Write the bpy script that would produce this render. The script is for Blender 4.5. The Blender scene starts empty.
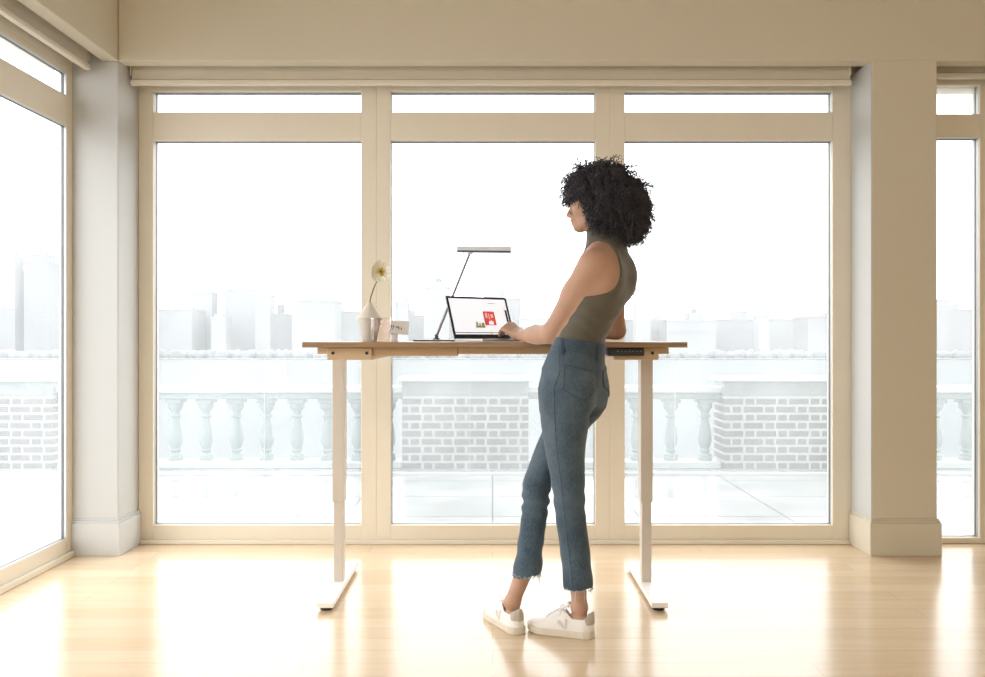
import bpy, bmesh, math, random
import numpy as np
from mathutils import Vector, Matrix

random.seed(7)
RNG = np.random.default_rng(11)
SC = bpy.context.scene
COL = SC.collection
PI = math.pi
EYE = 1.09          # camera height
FPX = 781.0         # focal length in pixels of the 985-wide frame


def at(x, y, Y):
    """the point at depth Y that the photograph shows at pixel x, y"""
    return ((x - 492.5) * Y / FPX, Y, EYE - (y - 338.5) * Y / FPX)


# ------------------------------------------------------------------ materials
MATS = {}


def nodes_of(m):
    m.use_nodes = True
    nt = m.node_tree
    return nt, nt.nodes, nt.links, nt.nodes['Principled BSDF']


def mat(name, col, rough=0.5, metal=0.0, var=0.06, scale=6.0, stretch=(1, 1, 1), bump=0.0, bscale=60.0,
        spec=0.5, sss=0.0, emit=0.0, emitcol=None, sheen=0.0, coat=0.0, trans=0.0):
    """principled material whose colour drifts with a noise"""
    m = bpy.data.materials.new(name)
    nt, N, L, P = nodes_of(m)
    tc = N.new('ShaderNodeTexCoord')
    mp = N.new('ShaderNodeMapping')
    mp.inputs['Scale'].default_value = stretch
    L.new(tc.outputs['Object'], mp.inputs['Vector'])
    nz = N.new('ShaderNodeTexNoise')
    nz.inputs['Scale'].default_value = scale
    nz.inputs['Detail'].default_value = 4
    L.new(mp.outputs['Vector'], nz.inputs['Vector'])
    cr = N.new('ShaderNodeValToRGB')
    cr.color_ramp.elements[0].position = 0.3
    cr.color_ramp.elements[1].position = 0.7
    lo = [max(0, c * (1 - var)) for c in col]
    hi = [min(1, c * (1 + var)) for c in col]
    cr.color_ramp.elements[0].color = (*lo, 1)
    cr.color_ramp.elements[1].color = (*hi, 1)
    L.new(nz.outputs['Fac'], cr.inputs['Fac'])
    L.new(cr.outputs['Color'], P.inputs['Base Color'])
    P.inputs['Roughness'].default_value = rough
    P.inputs['Metallic'].default_value = metal
    P.inputs['Specular IOR Level'].default_value = spec
    if sss:
        P.inputs['Subsurface Weight'].default_value = sss
        P.inputs['Subsurface Radius'].default_value = (1.0, 0.4, 0.25)
        P.inputs['Subsurface Scale'].default_value = 0.01
    if sheen:
        P.inputs['Sheen Weight'].default_value = sheen
    if coat:
        P.inputs['Coat Weight'].default_value = coat
    if trans:
        P.inputs['Transmission Weight'].default_value = trans
    if emit:
        P.inputs['Emission Color'].default_value = (*(emitcol or col), 1)
        P.inputs['Emission Strength'].default_value = emit
    if bump:
        n2 = N.new('ShaderNodeTexNoise')
        n2.inputs['Scale'].default_value = bscale
        n2.inputs['Detail'].default_value = 3
        L.new(mp.outputs['Vector'], n2.inputs['Vector'])
        b = N.new('ShaderNodeBump')
        b.inputs['Strength'].default_value = bump
        b.inputs['Distance'].default_value = 0.01
        L.new(n2.outputs['Fac'], b.inputs['Height'])
        L.new(b.outputs['Normal'], P.inputs['Normal'])
    MATS[name] = m
    return m


def glass_mat(name, tint=(1, 1, 1), refl=1.0, mist=0.0):
    """thin architectural glass: clear with a Fresnel reflection"""
    m = bpy.data.materials.new(name)
    m.use_nodes = True
    nt = m.node_tree
    N, L = nt.nodes, nt.links
    N.clear()
    out = N.new('ShaderNodeOutputMaterial')
    tr = N.new('ShaderNodeBsdfTransparent')
    tr.inputs['Color'].default_value = (*tint, 1)
    gl = N.new('ShaderNodeBsdfGlossy')
    gl.inputs['Roughness'].default_value = 0.02
    fr = N.new('ShaderNodeFresnel')
    fr.inputs['IOR'].default_value = 1.45
    mu = N.new('ShaderNodeMath')
    mu.operation = 'MULTIPLY'
    mu.inputs[1].default_value = refl
    ge = N.new('ShaderNodeNewGeometry')
    iv = N.new('ShaderNodeMath')
    iv.operation = 'SUBTRACT'
    iv.inputs[0].default_value = 1.0
    L.new(ge.outputs['Backfacing'], iv.inputs[1])
    fb = N.new('ShaderNodeMath')
    fb.operation = 'MULTIPLY'
    L.new(fr.outputs[0], fb.inputs[0])
    L.new(iv.outputs[0], fb.inputs[1])
    L.new(fb.outputs[0], mu.inputs[0])
    mx = N.new('ShaderNodeMixShader')
    L.new(mu.outputs[0], mx.inputs[0])
    if mist:      # fine droplets on the pane scatter a little of the daylight
        tl = N.new('ShaderNodeBsdfTranslucent')
        tl.inputs['Color'].default_value = (0.92, 0.95, 0.96, 1)
        tc = N.new('ShaderNodeTexCoord')
        nz = N.new('ShaderNodeTexNoise')
        nz.inputs['Scale'].default_value = 2.5
        nz.inputs['Detail'].default_value = 4
        mr = N.new('ShaderNodeMapRange')
        mr.inputs['From Min'].default_value = 0.3
        mr.inputs['From Max'].default_value = 0.7
        mr.inputs['To Min'].default_value = mist * 0.85
        mr.inputs['To Max'].default_value = mist * 1.15
        L.new(tc.outputs['Object'], nz.inputs['Vector'])
        L.new(nz.outputs['Fac'], mr.inputs['Value'])
        m2 = N.new('ShaderNodeMixShader')
        L.new(mr.outputs[0], m2.inputs[0])
        L.new(tr.outputs[0], m2.inputs[1])
        L.new(tl.outputs[0], m2.inputs[2])
        tr = m2
    L.new(tr.outputs[0], mx.inputs[1])
    L.new(gl.outputs[0], mx.inputs[2])
    L.new(mx.outputs[0], out.inputs['Surface'])
    MATS[name] = m
    return m


def wood_floor():
    m = bpy.data.materials.new('maple_floor')
    nt, N, L, P = nodes_of(m)
    tc = N.new('ShaderNodeTexCoord')
    br = N.new('ShaderNodeTexBrick')
    br.offset = 0.37
    br.inputs['Color1'].default_value = (0.70, 0.565, 0.405, 1)
    br.inputs['Color2'].default_value = (0.63, 0.49, 0.335, 1)
    br.inputs['Mortar'].default_value = (0.46, 0.32, 0.18, 1)
    br.inputs['Scale'].default_value = 1.0
    br.inputs['Mortar Size'].default_value = 0.0011
    br.inputs['Mortar Smooth'].default_value = 0.4
    br.inputs['Brick Width'].default_value = 1.7
    br.inputs['Row Height'].default_value = 0.105
    L.new(tc.outputs['Object'], br.inputs['Vector'])
    mp = N.new('ShaderNodeMapping')
    mp.inputs['Scale'].default_value = (0.7, 9, 1)
    L.new(tc.outputs['Object'], mp.inputs['Vector'])
    nz = N.new('ShaderNodeTexNoise')
    nz.inputs['Scale'].default_value = 4
    nz.inputs['Detail'].default_value = 5
    L.new(mp.outputs['Vector'], nz.inputs['Vector'])
    cr = N.new('ShaderNodeValToRGB')
    cr.color_ramp.elements[0].color = (0.90, 0.87, 0.83, 1)
    cr.color_ramp.elements[1].color = (1.06, 1.06, 1.06, 1)
    L.new(nz.outputs['Fac'], cr.inputs['Fac'])
    mx = N.new('ShaderNodeMix')
    mx.data_type = 'RGBA'
    mx.blend_type = 'MULTIPLY'
    mx.inputs['Factor'].default_value = 1
    L.new(br.outputs['Color'], mx.inputs['A'])
    L.new(cr.outputs['Color'], mx.inputs['B'])
    L.new(mx.outputs['Result'], P.inputs['Base Color'])
    P.inputs['Roughness'].default_value = 0.2
    P.inputs['Specular IOR Level'].default_value = 0.6
    MATS['maple_floor'] = m
    return m


def oak_mat(name, c1, c2):
    m = bpy.data.materials.new(name)
    nt, N, L, P = nodes_of(m)
    tc = N.new('ShaderNodeTexCoord')
    mp = N.new('ShaderNodeMapping')
    mp.inputs['Scale'].default_value = (1.5, 22, 60)
    L.new(tc.outputs['Object'], mp.inputs['Vector'])
    nz = N.new('ShaderNodeTexNoise')
    nz.inputs['Scale'].default_value = 3
    nz.inputs['Detail'].default_value = 6
    L.new(mp.outputs['Vector'], nz.inputs['Vector'])
    cr = N.new('ShaderNodeValToRGB')
    cr.color_ramp.elements[0].color = (*c1, 1)
    cr.color_ramp.elements[1].color = (*c2, 1)
    cr.color_ramp.elements[0].position = 0.35
    cr.color_ramp.elements[1].position = 0.65
    L.new(nz.outputs['Fac'], cr.inputs['Fac'])
    L.new(cr.outputs['Color'], P.inputs['Base Color'])
    P.inputs['Roughness'].default_value = 0.38
    MATS[name] = m
    return m


def paver_mat():
    """wet pale pavers: square joints, puddle sheen"""
    m = bpy.data.materials.new('wet_pavers')
    nt, N, L, P = nodes_of(m)
    tc = N.new('ShaderNodeTexCoord')
    br = N.new('ShaderNodeTexBrick')
    br.offset = 0.0
    br.inputs['Color1'].default_value = (0.27, 0.28, 0.28, 1)
    br.inputs['Color2'].default_value = (0.245, 0.255, 0.257, 1)
    br.inputs['Mortar'].default_value = (0.05, 0.052, 0.052, 1)
    br.inputs['Scale'].default_value = 1.0
    br.inputs['Mortar Size'].default_value = 0.006
    br.inputs['Brick Width'].default_value = 0.9
    br.inputs['Row Height'].default_value = 0.6
    L.new(tc.outputs['Object'], br.inputs['Vector'])
    nz = N.new('ShaderNodeTexNoise')
    nz.inputs['Scale'].default_value = 1.7
    nz.inputs['Detail'].default_value = 5
    L.new(tc.outputs['Object'], nz.inputs['Vector'])
    cr = N.new('ShaderNodeValToRGB')
    cr.color_ramp.elements[0].position = 0.38
    cr.color_ramp.elements[1].position = 0.62
    cr.color_ramp.elements[0].color = (0.72, 0.74, 0.75, 1)
    cr.color_ramp.elements[1].color = (1.1, 1.1, 1.1, 1)
    L.new(nz.outputs['Fac'], cr.inputs['Fac'])
    mx = N.new('ShaderNodeMix')
    mx.data_type = 'RGBA'
    mx.blend_type = 'MULTIPLY'
    mx.inputs['Factor'].default_value = 1
    L.new(br.outputs['Color'], mx.inputs['A'])
    L.new(cr.outputs['Color'], mx.inputs['B'])
    L.new(mx.outputs['Result'], P.inputs['Base Color'])
    P.inputs['Roughness'].default_value = 0.2
    P.inputs['Specular IOR Level'].default_value = 0.5
    MATS['wet_pavers'] = m
    return m


def tower_mat(name, col, sx, sz):
    """far masonry in haze: faint window rows"""
    m = bpy.data.materials.new(name)
    nt, N, L, P = nodes_of(m)
    tc = N.new('ShaderNodeTexCoord')
    br = N.new('ShaderNodeTexBrick')
    br.offset = 0.0
    d = [c * 0.955 for c in col]
    e = [c * 0.975 for c in col]
    br.inputs['Color1'].default_value = (*d, 1)
    br.inputs['Color2'].default_value = (*e, 1)
    br.inputs['Mortar'].default_value = (*col, 1)
    br.inputs['Scale'].default_value = 1.0
    br.inputs['Mortar Size'].default_value = 0.9
    br.inputs['Brick Width'].default_value = sx
    br.inputs['Row Height'].default_value = sz
    mp = N.new('ShaderNodeMapping')
    mp.inputs['Rotation'].default_value = (PI / 2, 0, 0)
    L.new(tc.outputs['Object'], mp.inputs['Vector'])
    L.new(mp.outputs['Vector'], br.inputs['Vector'])
    L.new(br.outputs['Color'], P.inputs['Base Color'])
    P.inputs['Roughness'].default_value = 1.0
    P.inputs['Specular IOR Level'].default_value = 0.0
    MATS[name] = m
    return m


def denim_mat(name, base, light):
    m = bpy.data.materials.new(name)
    nt, N, L, P = nodes_of(m)
    tc = N.new('ShaderNodeTexCoord')
    n1 = N.new('ShaderNodeTexNoise')
    n1.inputs['Scale'].default_value = 7
    n1.inputs['Detail'].default_value = 3
    L.new(tc.outputs['Object'], n1.inputs['Vector'])
    mp = N.new('ShaderNodeMapping')
    mp.inputs['Scale'].default_value = (260, 260, 90)
    L.new(tc.outputs['Object'], mp.inputs['Vector'])
    n2 = N.new('ShaderNodeTexNoise')
    n2.inputs['Scale'].default_value = 1
    n2.inputs['Detail'].default_value = 2
    L.new(mp.outputs['Vector'], n2.inputs['Vector'])
    ad = N.new('ShaderNodeMath')
    ad.operation = 'MULTIPLY_ADD'
    ad.inputs[1].default_value = 0.45
    L.new(n2.outputs['Fac'], ad.inputs[0])
    mu = N.new('ShaderNodeMath')
    mu.operation = 'MULTIPLY'
    mu.inputs[1].default_value = 0.75
    L.new(n1.outputs['Fac'], mu.inputs[0])
    L.new(mu.outputs[0], ad.inputs[2])
    cr = N.new('ShaderNodeValToRGB')
    cr.color_ramp.elements[0].position = 0.42
    cr.color_ramp.elements[1].position = 0.78
    cr.color_ramp.elements[0].color = (*base, 1)
    cr.color_ramp.elements[1].color = (*light, 1)
    L.new(ad.outputs[0], cr.inputs['Fac'])
    L.new(cr.outputs['Color'], P.inputs['Base Color'])
    P.inputs['Roughness'].default_value = 0.85
    P.inputs['Sheen Weight'].default_value = 0.15
    P.inputs['Specular IOR Level'].default_value = 0.2
    b = N.new('ShaderNodeBump')
    b.inputs['Strength'].default_value = 0.12
    b.inputs['Distance'].default_value = 0.002
    L.new(n2.outputs['Fac'], b.inputs['Height'])
    L.new(b.outputs['Normal'], P.inputs['Normal'])
    MATS[name] = m
    return m


def knit_mat(name, col):
    m = bpy.data.materials.new(name)
    nt, N, L, P = nodes_of(m)
    tc = N.new('ShaderNodeTexCoord')
    wv = N.new('ShaderNodeTexWave')
    wv.wave_type = 'BANDS'
    wv.bands_direction = 'Z'
    wv.inputs['Scale'].default_value = 42
    wv.inputs['Distortion'].default_value = 6
    wv.inputs['Detail'].default_value = 2
    wv.inputs['Detail Scale'].default_value = 0.6
    L.new(tc.outputs['Object'], wv.inputs['Vector'])
    cr = N.new('ShaderNodeValToRGB')
    cr.color_ramp.elements[0].color = (*[c * 0.93 for c in col], 1)
    cr.color_ramp.elements[1].color = (*[c * 1.05 for c in col], 1)
    L.new(wv.outputs['Fac'], cr.inputs['Fac'])
    L.new(cr.outputs['Color'], P.inputs['Base Color'])
    P.inputs['Roughness'].default_value = 0.8
    P.inputs['Sheen Weight'].default_value = 0.25
    P.inputs['Specular IOR Level'].default_value = 0.2
    b = N.new('ShaderNodeBump')
    b.inputs['Strength'].default_value = 0.15
    b.inputs['Distance'].default_value = 0.004
    L.new(wv.outputs['Fac'], b.inputs['Height'])
    L.new(b.outputs['Normal'], P.inputs['Normal'])
    MATS[name] = m
    return m


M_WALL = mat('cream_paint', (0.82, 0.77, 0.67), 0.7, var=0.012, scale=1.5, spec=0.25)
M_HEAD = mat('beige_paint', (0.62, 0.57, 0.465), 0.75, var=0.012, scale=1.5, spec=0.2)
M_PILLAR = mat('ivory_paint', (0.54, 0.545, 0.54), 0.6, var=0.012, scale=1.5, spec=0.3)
M_CEIL = mat('ceiling_paint', (0.80, 0.76, 0.68), 0.8, var=0.01, scale=1.0)
M_FRAME = mat('cream_frame_paint', (0.755, 0.70, 0.59), 0.45, var=0.015, scale=3, spec=0.35)
M_GASKET = mat('grey_rubber', (0.16, 0.165, 0.175), 0.5, var=0.03)
M_SILVER = mat('silver_trim', (0.55, 0.56, 0.58), 0.35, metal=0.6, var=0.02)
M_BLIND = mat('blind_fabric', (0.66, 0.60, 0.49), 0.8, var=0.02, scale=9, stretch=(1, 1, 12))
M_BLINDBAR = mat('blind_bar_cream', (0.72, 0.67, 0.57), 0.5, var=0.02)
M_DARK = mat('dark_bracket', (0.03, 0.028, 0.025), 0.6)
M_FLOOR = wood_floor()
M_GLASS = glass_mat('window_glass', (0.985, 0.99, 0.99), 0.25, mist=0.13)
M_GUARD = glass_mat('guard_glass', (0.96, 0.985, 0.985), 0.6)
M_GEDGE = mat('glass_edge', (0.30, 0.33, 0.33), 0.3)
M_PAVER = paver_mat()
M_STONE = mat('pale_stone', (0.2002, 0.2288, 0.2288), 0.7, var=0.05, scale=12)
M_CAP = mat('white_coping', (0.3915, 0.3987, 0.406), 0.7, var=0.04, scale=9)
M_CONC = mat('grey_concrete', (0.1755, 0.1823, 0.1863), 0.8, var=0.14, scale=14)
M_MORTAR = mat('pale_mortar', (0.39, 0.39, 0.39), 0.9, var=0.06, scale=30)
M_BRICK = mat('weathered_brick', (0.1055, 0.0886, 0.0859), 0.85, var=0.14, scale=9)
M_OAK = oak_mat('oak_veneer', (0.26, 0.16, 0.085), (0.36, 0.23, 0.125))
M_RAIL = mat('shaded_white_metal', (0.51, 0.3485, 0.1997), 0.45, var=0.02, scale=4)  # frame metal is white; the rail's backlit tan is put into its colour
M_BRACKET = mat('half_shaded_white_metal', (0.5984, 0.44, 0.2728), 0.45, var=0.02, scale=4)  # same white metal, backlit shade put in as a lighter tan
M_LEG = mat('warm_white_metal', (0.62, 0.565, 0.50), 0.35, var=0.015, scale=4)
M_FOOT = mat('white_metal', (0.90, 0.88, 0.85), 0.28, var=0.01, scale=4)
M_BLACK = mat('black_plastic', (0.016, 0.016, 0.018), 0.35, var=0.05)
M_BUTTON = mat('grey_button', (0.20, 0.20, 0.21), 0.4)
M_ALU = mat('silver_aluminium', (0.62, 0.62, 0.64), 0.3, metal=0.85, var=0.02)
M_SCREEN = mat('screen_white', (0.55, 0.58, 0.64), 0.3, var=0.01, emit=0.72, emitcol=(0.94, 0.95, 1.0))
M_RED = mat('poster_red', (0.75, 0.07, 0.07), 0.4, var=0.15, scale=120, emit=0.35, emitcol=(0.8, 0.08, 0.07))
M_PINK = mat('poster_pink', (0.85, 0.55, 0.52), 0.4, var=0.1, scale=200, emit=0.4, emitcol=(0.9, 0.55, 0.5))
M_OLIVE = mat('picture_olive', (0.25, 0.27, 0.08), 0.4, var=0.4, scale=160, emit=0.25, emitcol=(0.4, 0.42, 0.15))
M_YELLOW = mat('icon_yellow', (0.85, 0.6, 0.12), 0.4, emit=0.3)
M_KEY = mat('dark_keys', (0.03, 0.03, 0.034), 0.5)
M_LAMP = mat('lamp_grey', (0.72, 0.77, 0.86), 0.4, metal=0.0, var=0.03)
M_ARM = mat('lamp_arm_grey', (0.30, 0.30, 0.31), 0.4, var=0.03)
M_LAMPDARK = mat('lamp_dark', (0.12, 0.12, 0.13), 0.4, metal=0.3)
M_VASE = mat('matte_ceramic', (0.70, 0.655, 0.58), 0.65, var=0.03, scale=20, bump=0.05)
M_TUMBLER = glass_mat('rosy_glass', (0.975, 0.945, 0.94), 1.6)
M_STEM = mat('stem_green', (0.16, 0.17, 0.06), 0.6)
M_PETAL = mat('cream_petal', (0.97, 0.93, 0.83), 0.6, var=0.05, scale=30, sss=0.3)
M_PISTIL = mat('yellow_stamens', (0.72, 0.58, 0.05), 0.7, var=0.25, scale=200)
M_OUTLET = mat('outlet_white', (0.93, 0.94, 0.96), 0.4, var=0.02)
M_SKIN = mat('warm_brown_skin', (0.47, 0.285, 0.20), 0.5, var=0.05, scale=14, sss=0.12, spec=0.35)
M_HAIR = mat('black_curls', (0.035, 0.033, 0.042), 0.42, var=0.3, scale=30, spec=0.55)
M_EYE = mat('eye_white', (0.55, 0.53, 0.51), 0.3)
M_LIP = mat('rose_lip', (0.42, 0.17, 0.14), 0.45)
M_TOP = knit_mat('olive_knit', (0.118, 0.107, 0.084))
M_DENIM = denim_mat('faded_denim', (0.034, 0.060, 0.090), (0.108, 0.150, 0.188))
M_DENIM2 = denim_mat('pocket_denim', (0.022, 0.040, 0.060), (0.058, 0.088, 0.118))
M_SEAM = denim_mat('seam_denim', (0.050, 0.078, 0.108), (0.10, 0.14, 0.178))
M_FRAY = mat('frayed_cotton', (0.50, 0.55, 0.60), 0.9, var=0.2, scale=60)
M_SHOE = mat('white_leather', (0.80, 0.78, 0.75), 0.5, var=0.03, scale=16)
M_SOLE = mat('cream_rubber', (0.68, 0.62, 0.52), 0.65, var=0.04, scale=30)
M_MARK = mat('pale_grey_suede', (0.62, 0.59, 0.55), 0.9, var=0.05, scale=60)
M_TAB = mat('grey_suede', (0.47, 0.42, 0.36), 0.9, var=0.06, scale=60)
M_LACE = mat('white_lace', (0.80, 0.78, 0.80), 0.8, var=0.05)
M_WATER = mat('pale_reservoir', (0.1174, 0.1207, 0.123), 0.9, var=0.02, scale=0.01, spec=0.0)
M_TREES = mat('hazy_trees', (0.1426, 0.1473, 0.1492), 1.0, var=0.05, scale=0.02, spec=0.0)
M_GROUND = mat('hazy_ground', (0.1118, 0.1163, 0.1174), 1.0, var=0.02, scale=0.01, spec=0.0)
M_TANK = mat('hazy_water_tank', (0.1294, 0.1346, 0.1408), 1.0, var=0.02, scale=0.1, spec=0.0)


# ------------------------------------------------------------------ mesh helpers
def box(bm, x0, x1, y0, y1, z0, z1, bev=0.0, seg=1):
    v = [bm.verts.new((x, y, z)) for z in (z0, z1) for y in (y0, y1) for x in (x0, x1)]
    fs = [(0, 2, 3, 1), (4, 5, 7, 6), (0, 1, 5, 4), (2, 6, 7, 3), (0, 4, 6, 2), (1, 3, 7, 5)]
    faces = [bm.faces.new([v[i] for i in f]) for f in fs]
    if bev:
        es = list({e for f in faces for e in f.edges})
        bmesh.ops.bevel(bm, geom=es, offset=bev, segments=seg, affect='EDGES', profile=0.6)


def tube(bm, pts, rad, n=10, cap=True):
    """round tube along pts; rad a number or one per point"""
    pts = [Vector(p) for p in pts]
    if not hasattr(rad, '__len__'):
        rad = [rad] * len(pts)
    rings = []
    t0 = (pts[1] - pts[0]).normalized()
    up = Vector((0, 0, 1)) if abs(t0.z) < 0.9 else Vector((1, 0, 0))
    u = t0.cross(up).normalized()
    for i, p in enumerate(pts):
        t = (pts[min(i + 1, len(pts) - 1)] - pts[max(i - 1, 0)]).normalized()
        u = (u - t * u.dot(t)).normalized()
        w = t.cross(u)
        rings.append([bm.verts.new(p + (u * math.cos(a) + w * math.sin(a)) * rad[i]) for a in [2 * PI * k / n for k in range(n)]])
    for a, b in zip(rings, rings[1:]):
        for k in range(n):
            bm.faces.new((a[k], a[(k + 1) % n], b[(k + 1) % n], b[k]))
    if cap:
        bm.faces.new(rings[0][::-1])
        bm.faces.new(rings[-1])


def lathe(bm, prof, n=28, c=(0, 0, 0), closed=True):
    rings = []
    for r, z in prof:
        if r < 1e-6:
            rings.append([bm.verts.new((c[0], c[1], c[2] + z))])
        else:
            rings.append([bm.verts.new((c[0] + r * math.cos(2 * PI * k / n), c[1] + r * math.sin(2 * PI * k / n), c[2] + z)) for k in range(n)])
    for a, b in zip(rings, rings[1:]):
        for k in range(n):
            k2 = (k + 1) % n
            if len(a) == 1 and len(b) == 1:
                continue
            if len(a) == 1:
                bm.faces.new((a[0], b[k2], b[k]))
            elif len(b) == 1:
                bm.faces.new((a[k], a[k2], b[0]))
            else:
                bm.faces.new((a[k], a[k2], b[k2], b[k]))


def prism(bm, outline, y0, y1, bev=0.0):
    """outline in x, z pushed from y0 to y1"""
    a = [bm.verts.new((x, y0, z)) for x, z in outline]
    b = [bm.verts.new((x, y1, z)) for x, z in outline]
    n = len(a)
    fs = [bm.faces.new(a), bm.faces.new(b[::-1])]
    for k in range(n):
        fs.append(bm.faces.new((a[(k + 1) % n], a[k], b[k], b[(k + 1) % n])))
    if bev:
        bmesh.ops.bevel(bm, geom=list({e for f in fs for e in f.edges}), offset=bev, segments=1, affect='EDGES')


def link(name, me, m, parent=None, origin=None, smooth=False):
    me.materials.append(m)
    if smooth:
        me.polygons.foreach_set('use_smooth', [True] * len(me.polygons))
    o = bpy.data.objects.new(name, me)
    COL.objects.link(o)
    if parent is not None:
        o.parent = parent
    return o


def obj(name, bm, m, parent=None, smooth=False, origin=None, mtx=None):
    """one mesh object out of a bmesh built in world coordinates (or the parent's own when mtx is 'local')"""
    bmesh.ops.recalc_face_normals(bm, faces=bm.faces)
    off = Vector((0, 0, 0))
    if mtx != 'local':
        if parent is not None:
            off = WLOC[parent.name]
        elif origin is not None:
            off = Vector(origin)
        if off.length > 0:
            bmesh.ops.translate(bm, verts=bm.verts, vec=-off)
    me = bpy.data.meshes.new(name)
    bm.to_mesh(me)
    bm.free()
    o = link(name, me, m, parent, smooth=smooth)
    if smooth == 'auto':
        me.polygons.foreach_set('use_smooth', [True] * len(me.polygons))
        me.set_sharp_from_angle(angle=math.radians(38))
    if parent is None and origin is not None:
        o.location = origin
    WLOC[o.name] = off.copy() if mtx != 'local' else Vector((0, 0, 0))
    return o


WLOC = {}


def thing(name, label, cat, loc=(0, 0, 0), rz=0.0, group=None):
    o = bpy.data.objects.new(name, None)
    o.empty_display_size = 0.1
    COL.objects.link(o)
    o.location = loc
    o.rotation_euler = (0, 0, rz)
    WLOC[o.name] = Vector(loc)
    tag(o, label, cat, group)
    return o


def tag(o, label=None, cat=None, group=None, kind=None):
    if label:
        o['label'] = label
    if cat:
        o['category'] = cat
    if group:
        o['group'] = group
    if kind:
        o['kind'] = kind
    return o


def struct_root(name, loc=(0, 0, 0), label=None):
    o = bpy.data.objects.new(name, None)
    COL.objects.link(o)
    o.location = loc
    o['kind'] = 'structure'
    if label:
        o['label'] = label
    WLOC[o.name] = Vector(loc)
    return o


def dup(root, loc, label):
    r = root.copy()
    COL.objects.link(r)
    r.location = loc
    r['label'] = label
    for ch in list(root.children):
        c = ch.copy()
        COL.objects.link(c)
        c.parent = r
    return r


def B():
    return bmesh.new()


# ------------------------------------------------------------------ the room
YW = 4.15            # inner face of the window frames
YP = 3.925           # face of pillars and header
XL = -2.11           # inner face of the left windows
ZH = 2.4846          # underside of the header
ZC = 3.05            # ceiling

b = B(); box(b, XL - 0.16, 5.2, -3.2, YW + 0.16, -0.12, 0.0)
fl = obj('floor', b, M_FLOOR); tag(fl, 'pale maple plank floor', kind='structure')
b = B(); box(b, XL - 0.16, 5.2, -3.2, YW + 0.16, ZC, ZC + 0.1)
tag(obj('ceiling', b, M_CEIL), kind='structure')
# back wall: header beam over the windows, its return to the frames, piece beside the last window
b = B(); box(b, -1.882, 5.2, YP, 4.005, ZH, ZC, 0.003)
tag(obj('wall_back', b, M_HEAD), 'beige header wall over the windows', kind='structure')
b = B(); box(b, -1.882, 5.2, YW + 0.002, YW + 0.16, 2.437, ZC); box(b, -1.882, 5.2, 4.005, YW + 0.002, 2.68, ZC)
tag(obj('wall_back_recess', b, M_WALL), kind='structure')
b = B(); box(b, 2.70, 5.2, YW - 0.05, YW + 0.16, 0, 2.437)
tag(obj('wall_back_side', b, M_WALL), kind='structure')
# left header and pocket
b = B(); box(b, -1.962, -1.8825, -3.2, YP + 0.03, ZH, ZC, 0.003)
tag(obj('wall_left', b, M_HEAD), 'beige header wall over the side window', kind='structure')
b = B(); box(b, XL - 0.16, XL - 0.002, -3.2, YP, 2.437, ZC); box(b, XL - 0.002, -1.962, -3.2, YP, 2.68, ZC)
tag(obj('wall_left_recess', b, M_WALL), kind='structure')
b = B(); box(b, XL - 0.16, XL, -3.2, -0.7, 0, 2.437)
tag(obj('wall_left_rear', b, M_WALL), kind='structure')
b = B(); box(b, 5.2, 5.36, -3.2, YW + 0.16, 0, ZC)
tag(obj('wall_right', b, M_WALL), kind='structure')
b = B(); box(b, XL - 0.16, 5.36, -3.36, -3.2, 0, ZC)
tag(obj('wall_rear', b, M_WALL), kind='structure')
# pillars
b = B(); box(b, XL - 0.045, -1.882, YP, YW + 0.16, 0, ZH + 0.0, 0.003); box(b, XL - 0.045, -1.8825, YP + 0.001, YW + 0.16, ZH - 0.002, ZC)
tag(obj('pillar_left', b, M_PILLAR), 'ivory corner pillar between side and back windows', kind='structure')
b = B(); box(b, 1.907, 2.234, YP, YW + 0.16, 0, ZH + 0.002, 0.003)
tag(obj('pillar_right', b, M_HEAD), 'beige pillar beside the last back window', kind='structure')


def skirting(name, x0, x1, y0, y1):
    t = 0.016
    b = B()
    box(b, x0 - t, x1 + t, y0 - t, y1, 0, 0.165, 0.002)
    box(b, x0 - t * 0.75, x1 + t * 0.75, y0 - t * 0.75, y1, 0.165, 0.176, 0.002)
    box(b, x0 - t * 0.45, x1 + t * 0.45, y0 - t * 0.45, y1, 0.176, 0.185, 0.002)
    tag(obj(name, b, M_PILLAR), kind='structure')


skirting('baseboard_left', XL - 0.02, -1.882, YP, YW - 0.003)
skirting('baseboard_right', 1.907, 2.234, YP, YW - 0.003)
bpy.data.objects['baseboard_right'].data.materials[0] = M_HEAD
b = B(); box(b, 1.9035, 1.9068, YP + 0.002, YW - 0.001, 0.186, ZH)  # thin sheet over the pillar side; window light put into its colour
tag(obj('pillar_lit_side', b, M_PILLAR), 'window side of the beige pillar, its light put into a paler colour', kind='structure')

# thresholds along the foot of the windows
b = B(); box(b, -1.866, 1.89, YW - 0.022, YW, 0, 0.022, 0.003)
tag(obj('trim_1', b, M_FRAME), kind='structure')
b = B(); box(b, XL, XL + 0.02, -0.7, YP - 0.017, 0, 0.03, 0.003)
tag(obj('trim_2', b, M_FRAME), kind='structure')


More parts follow.
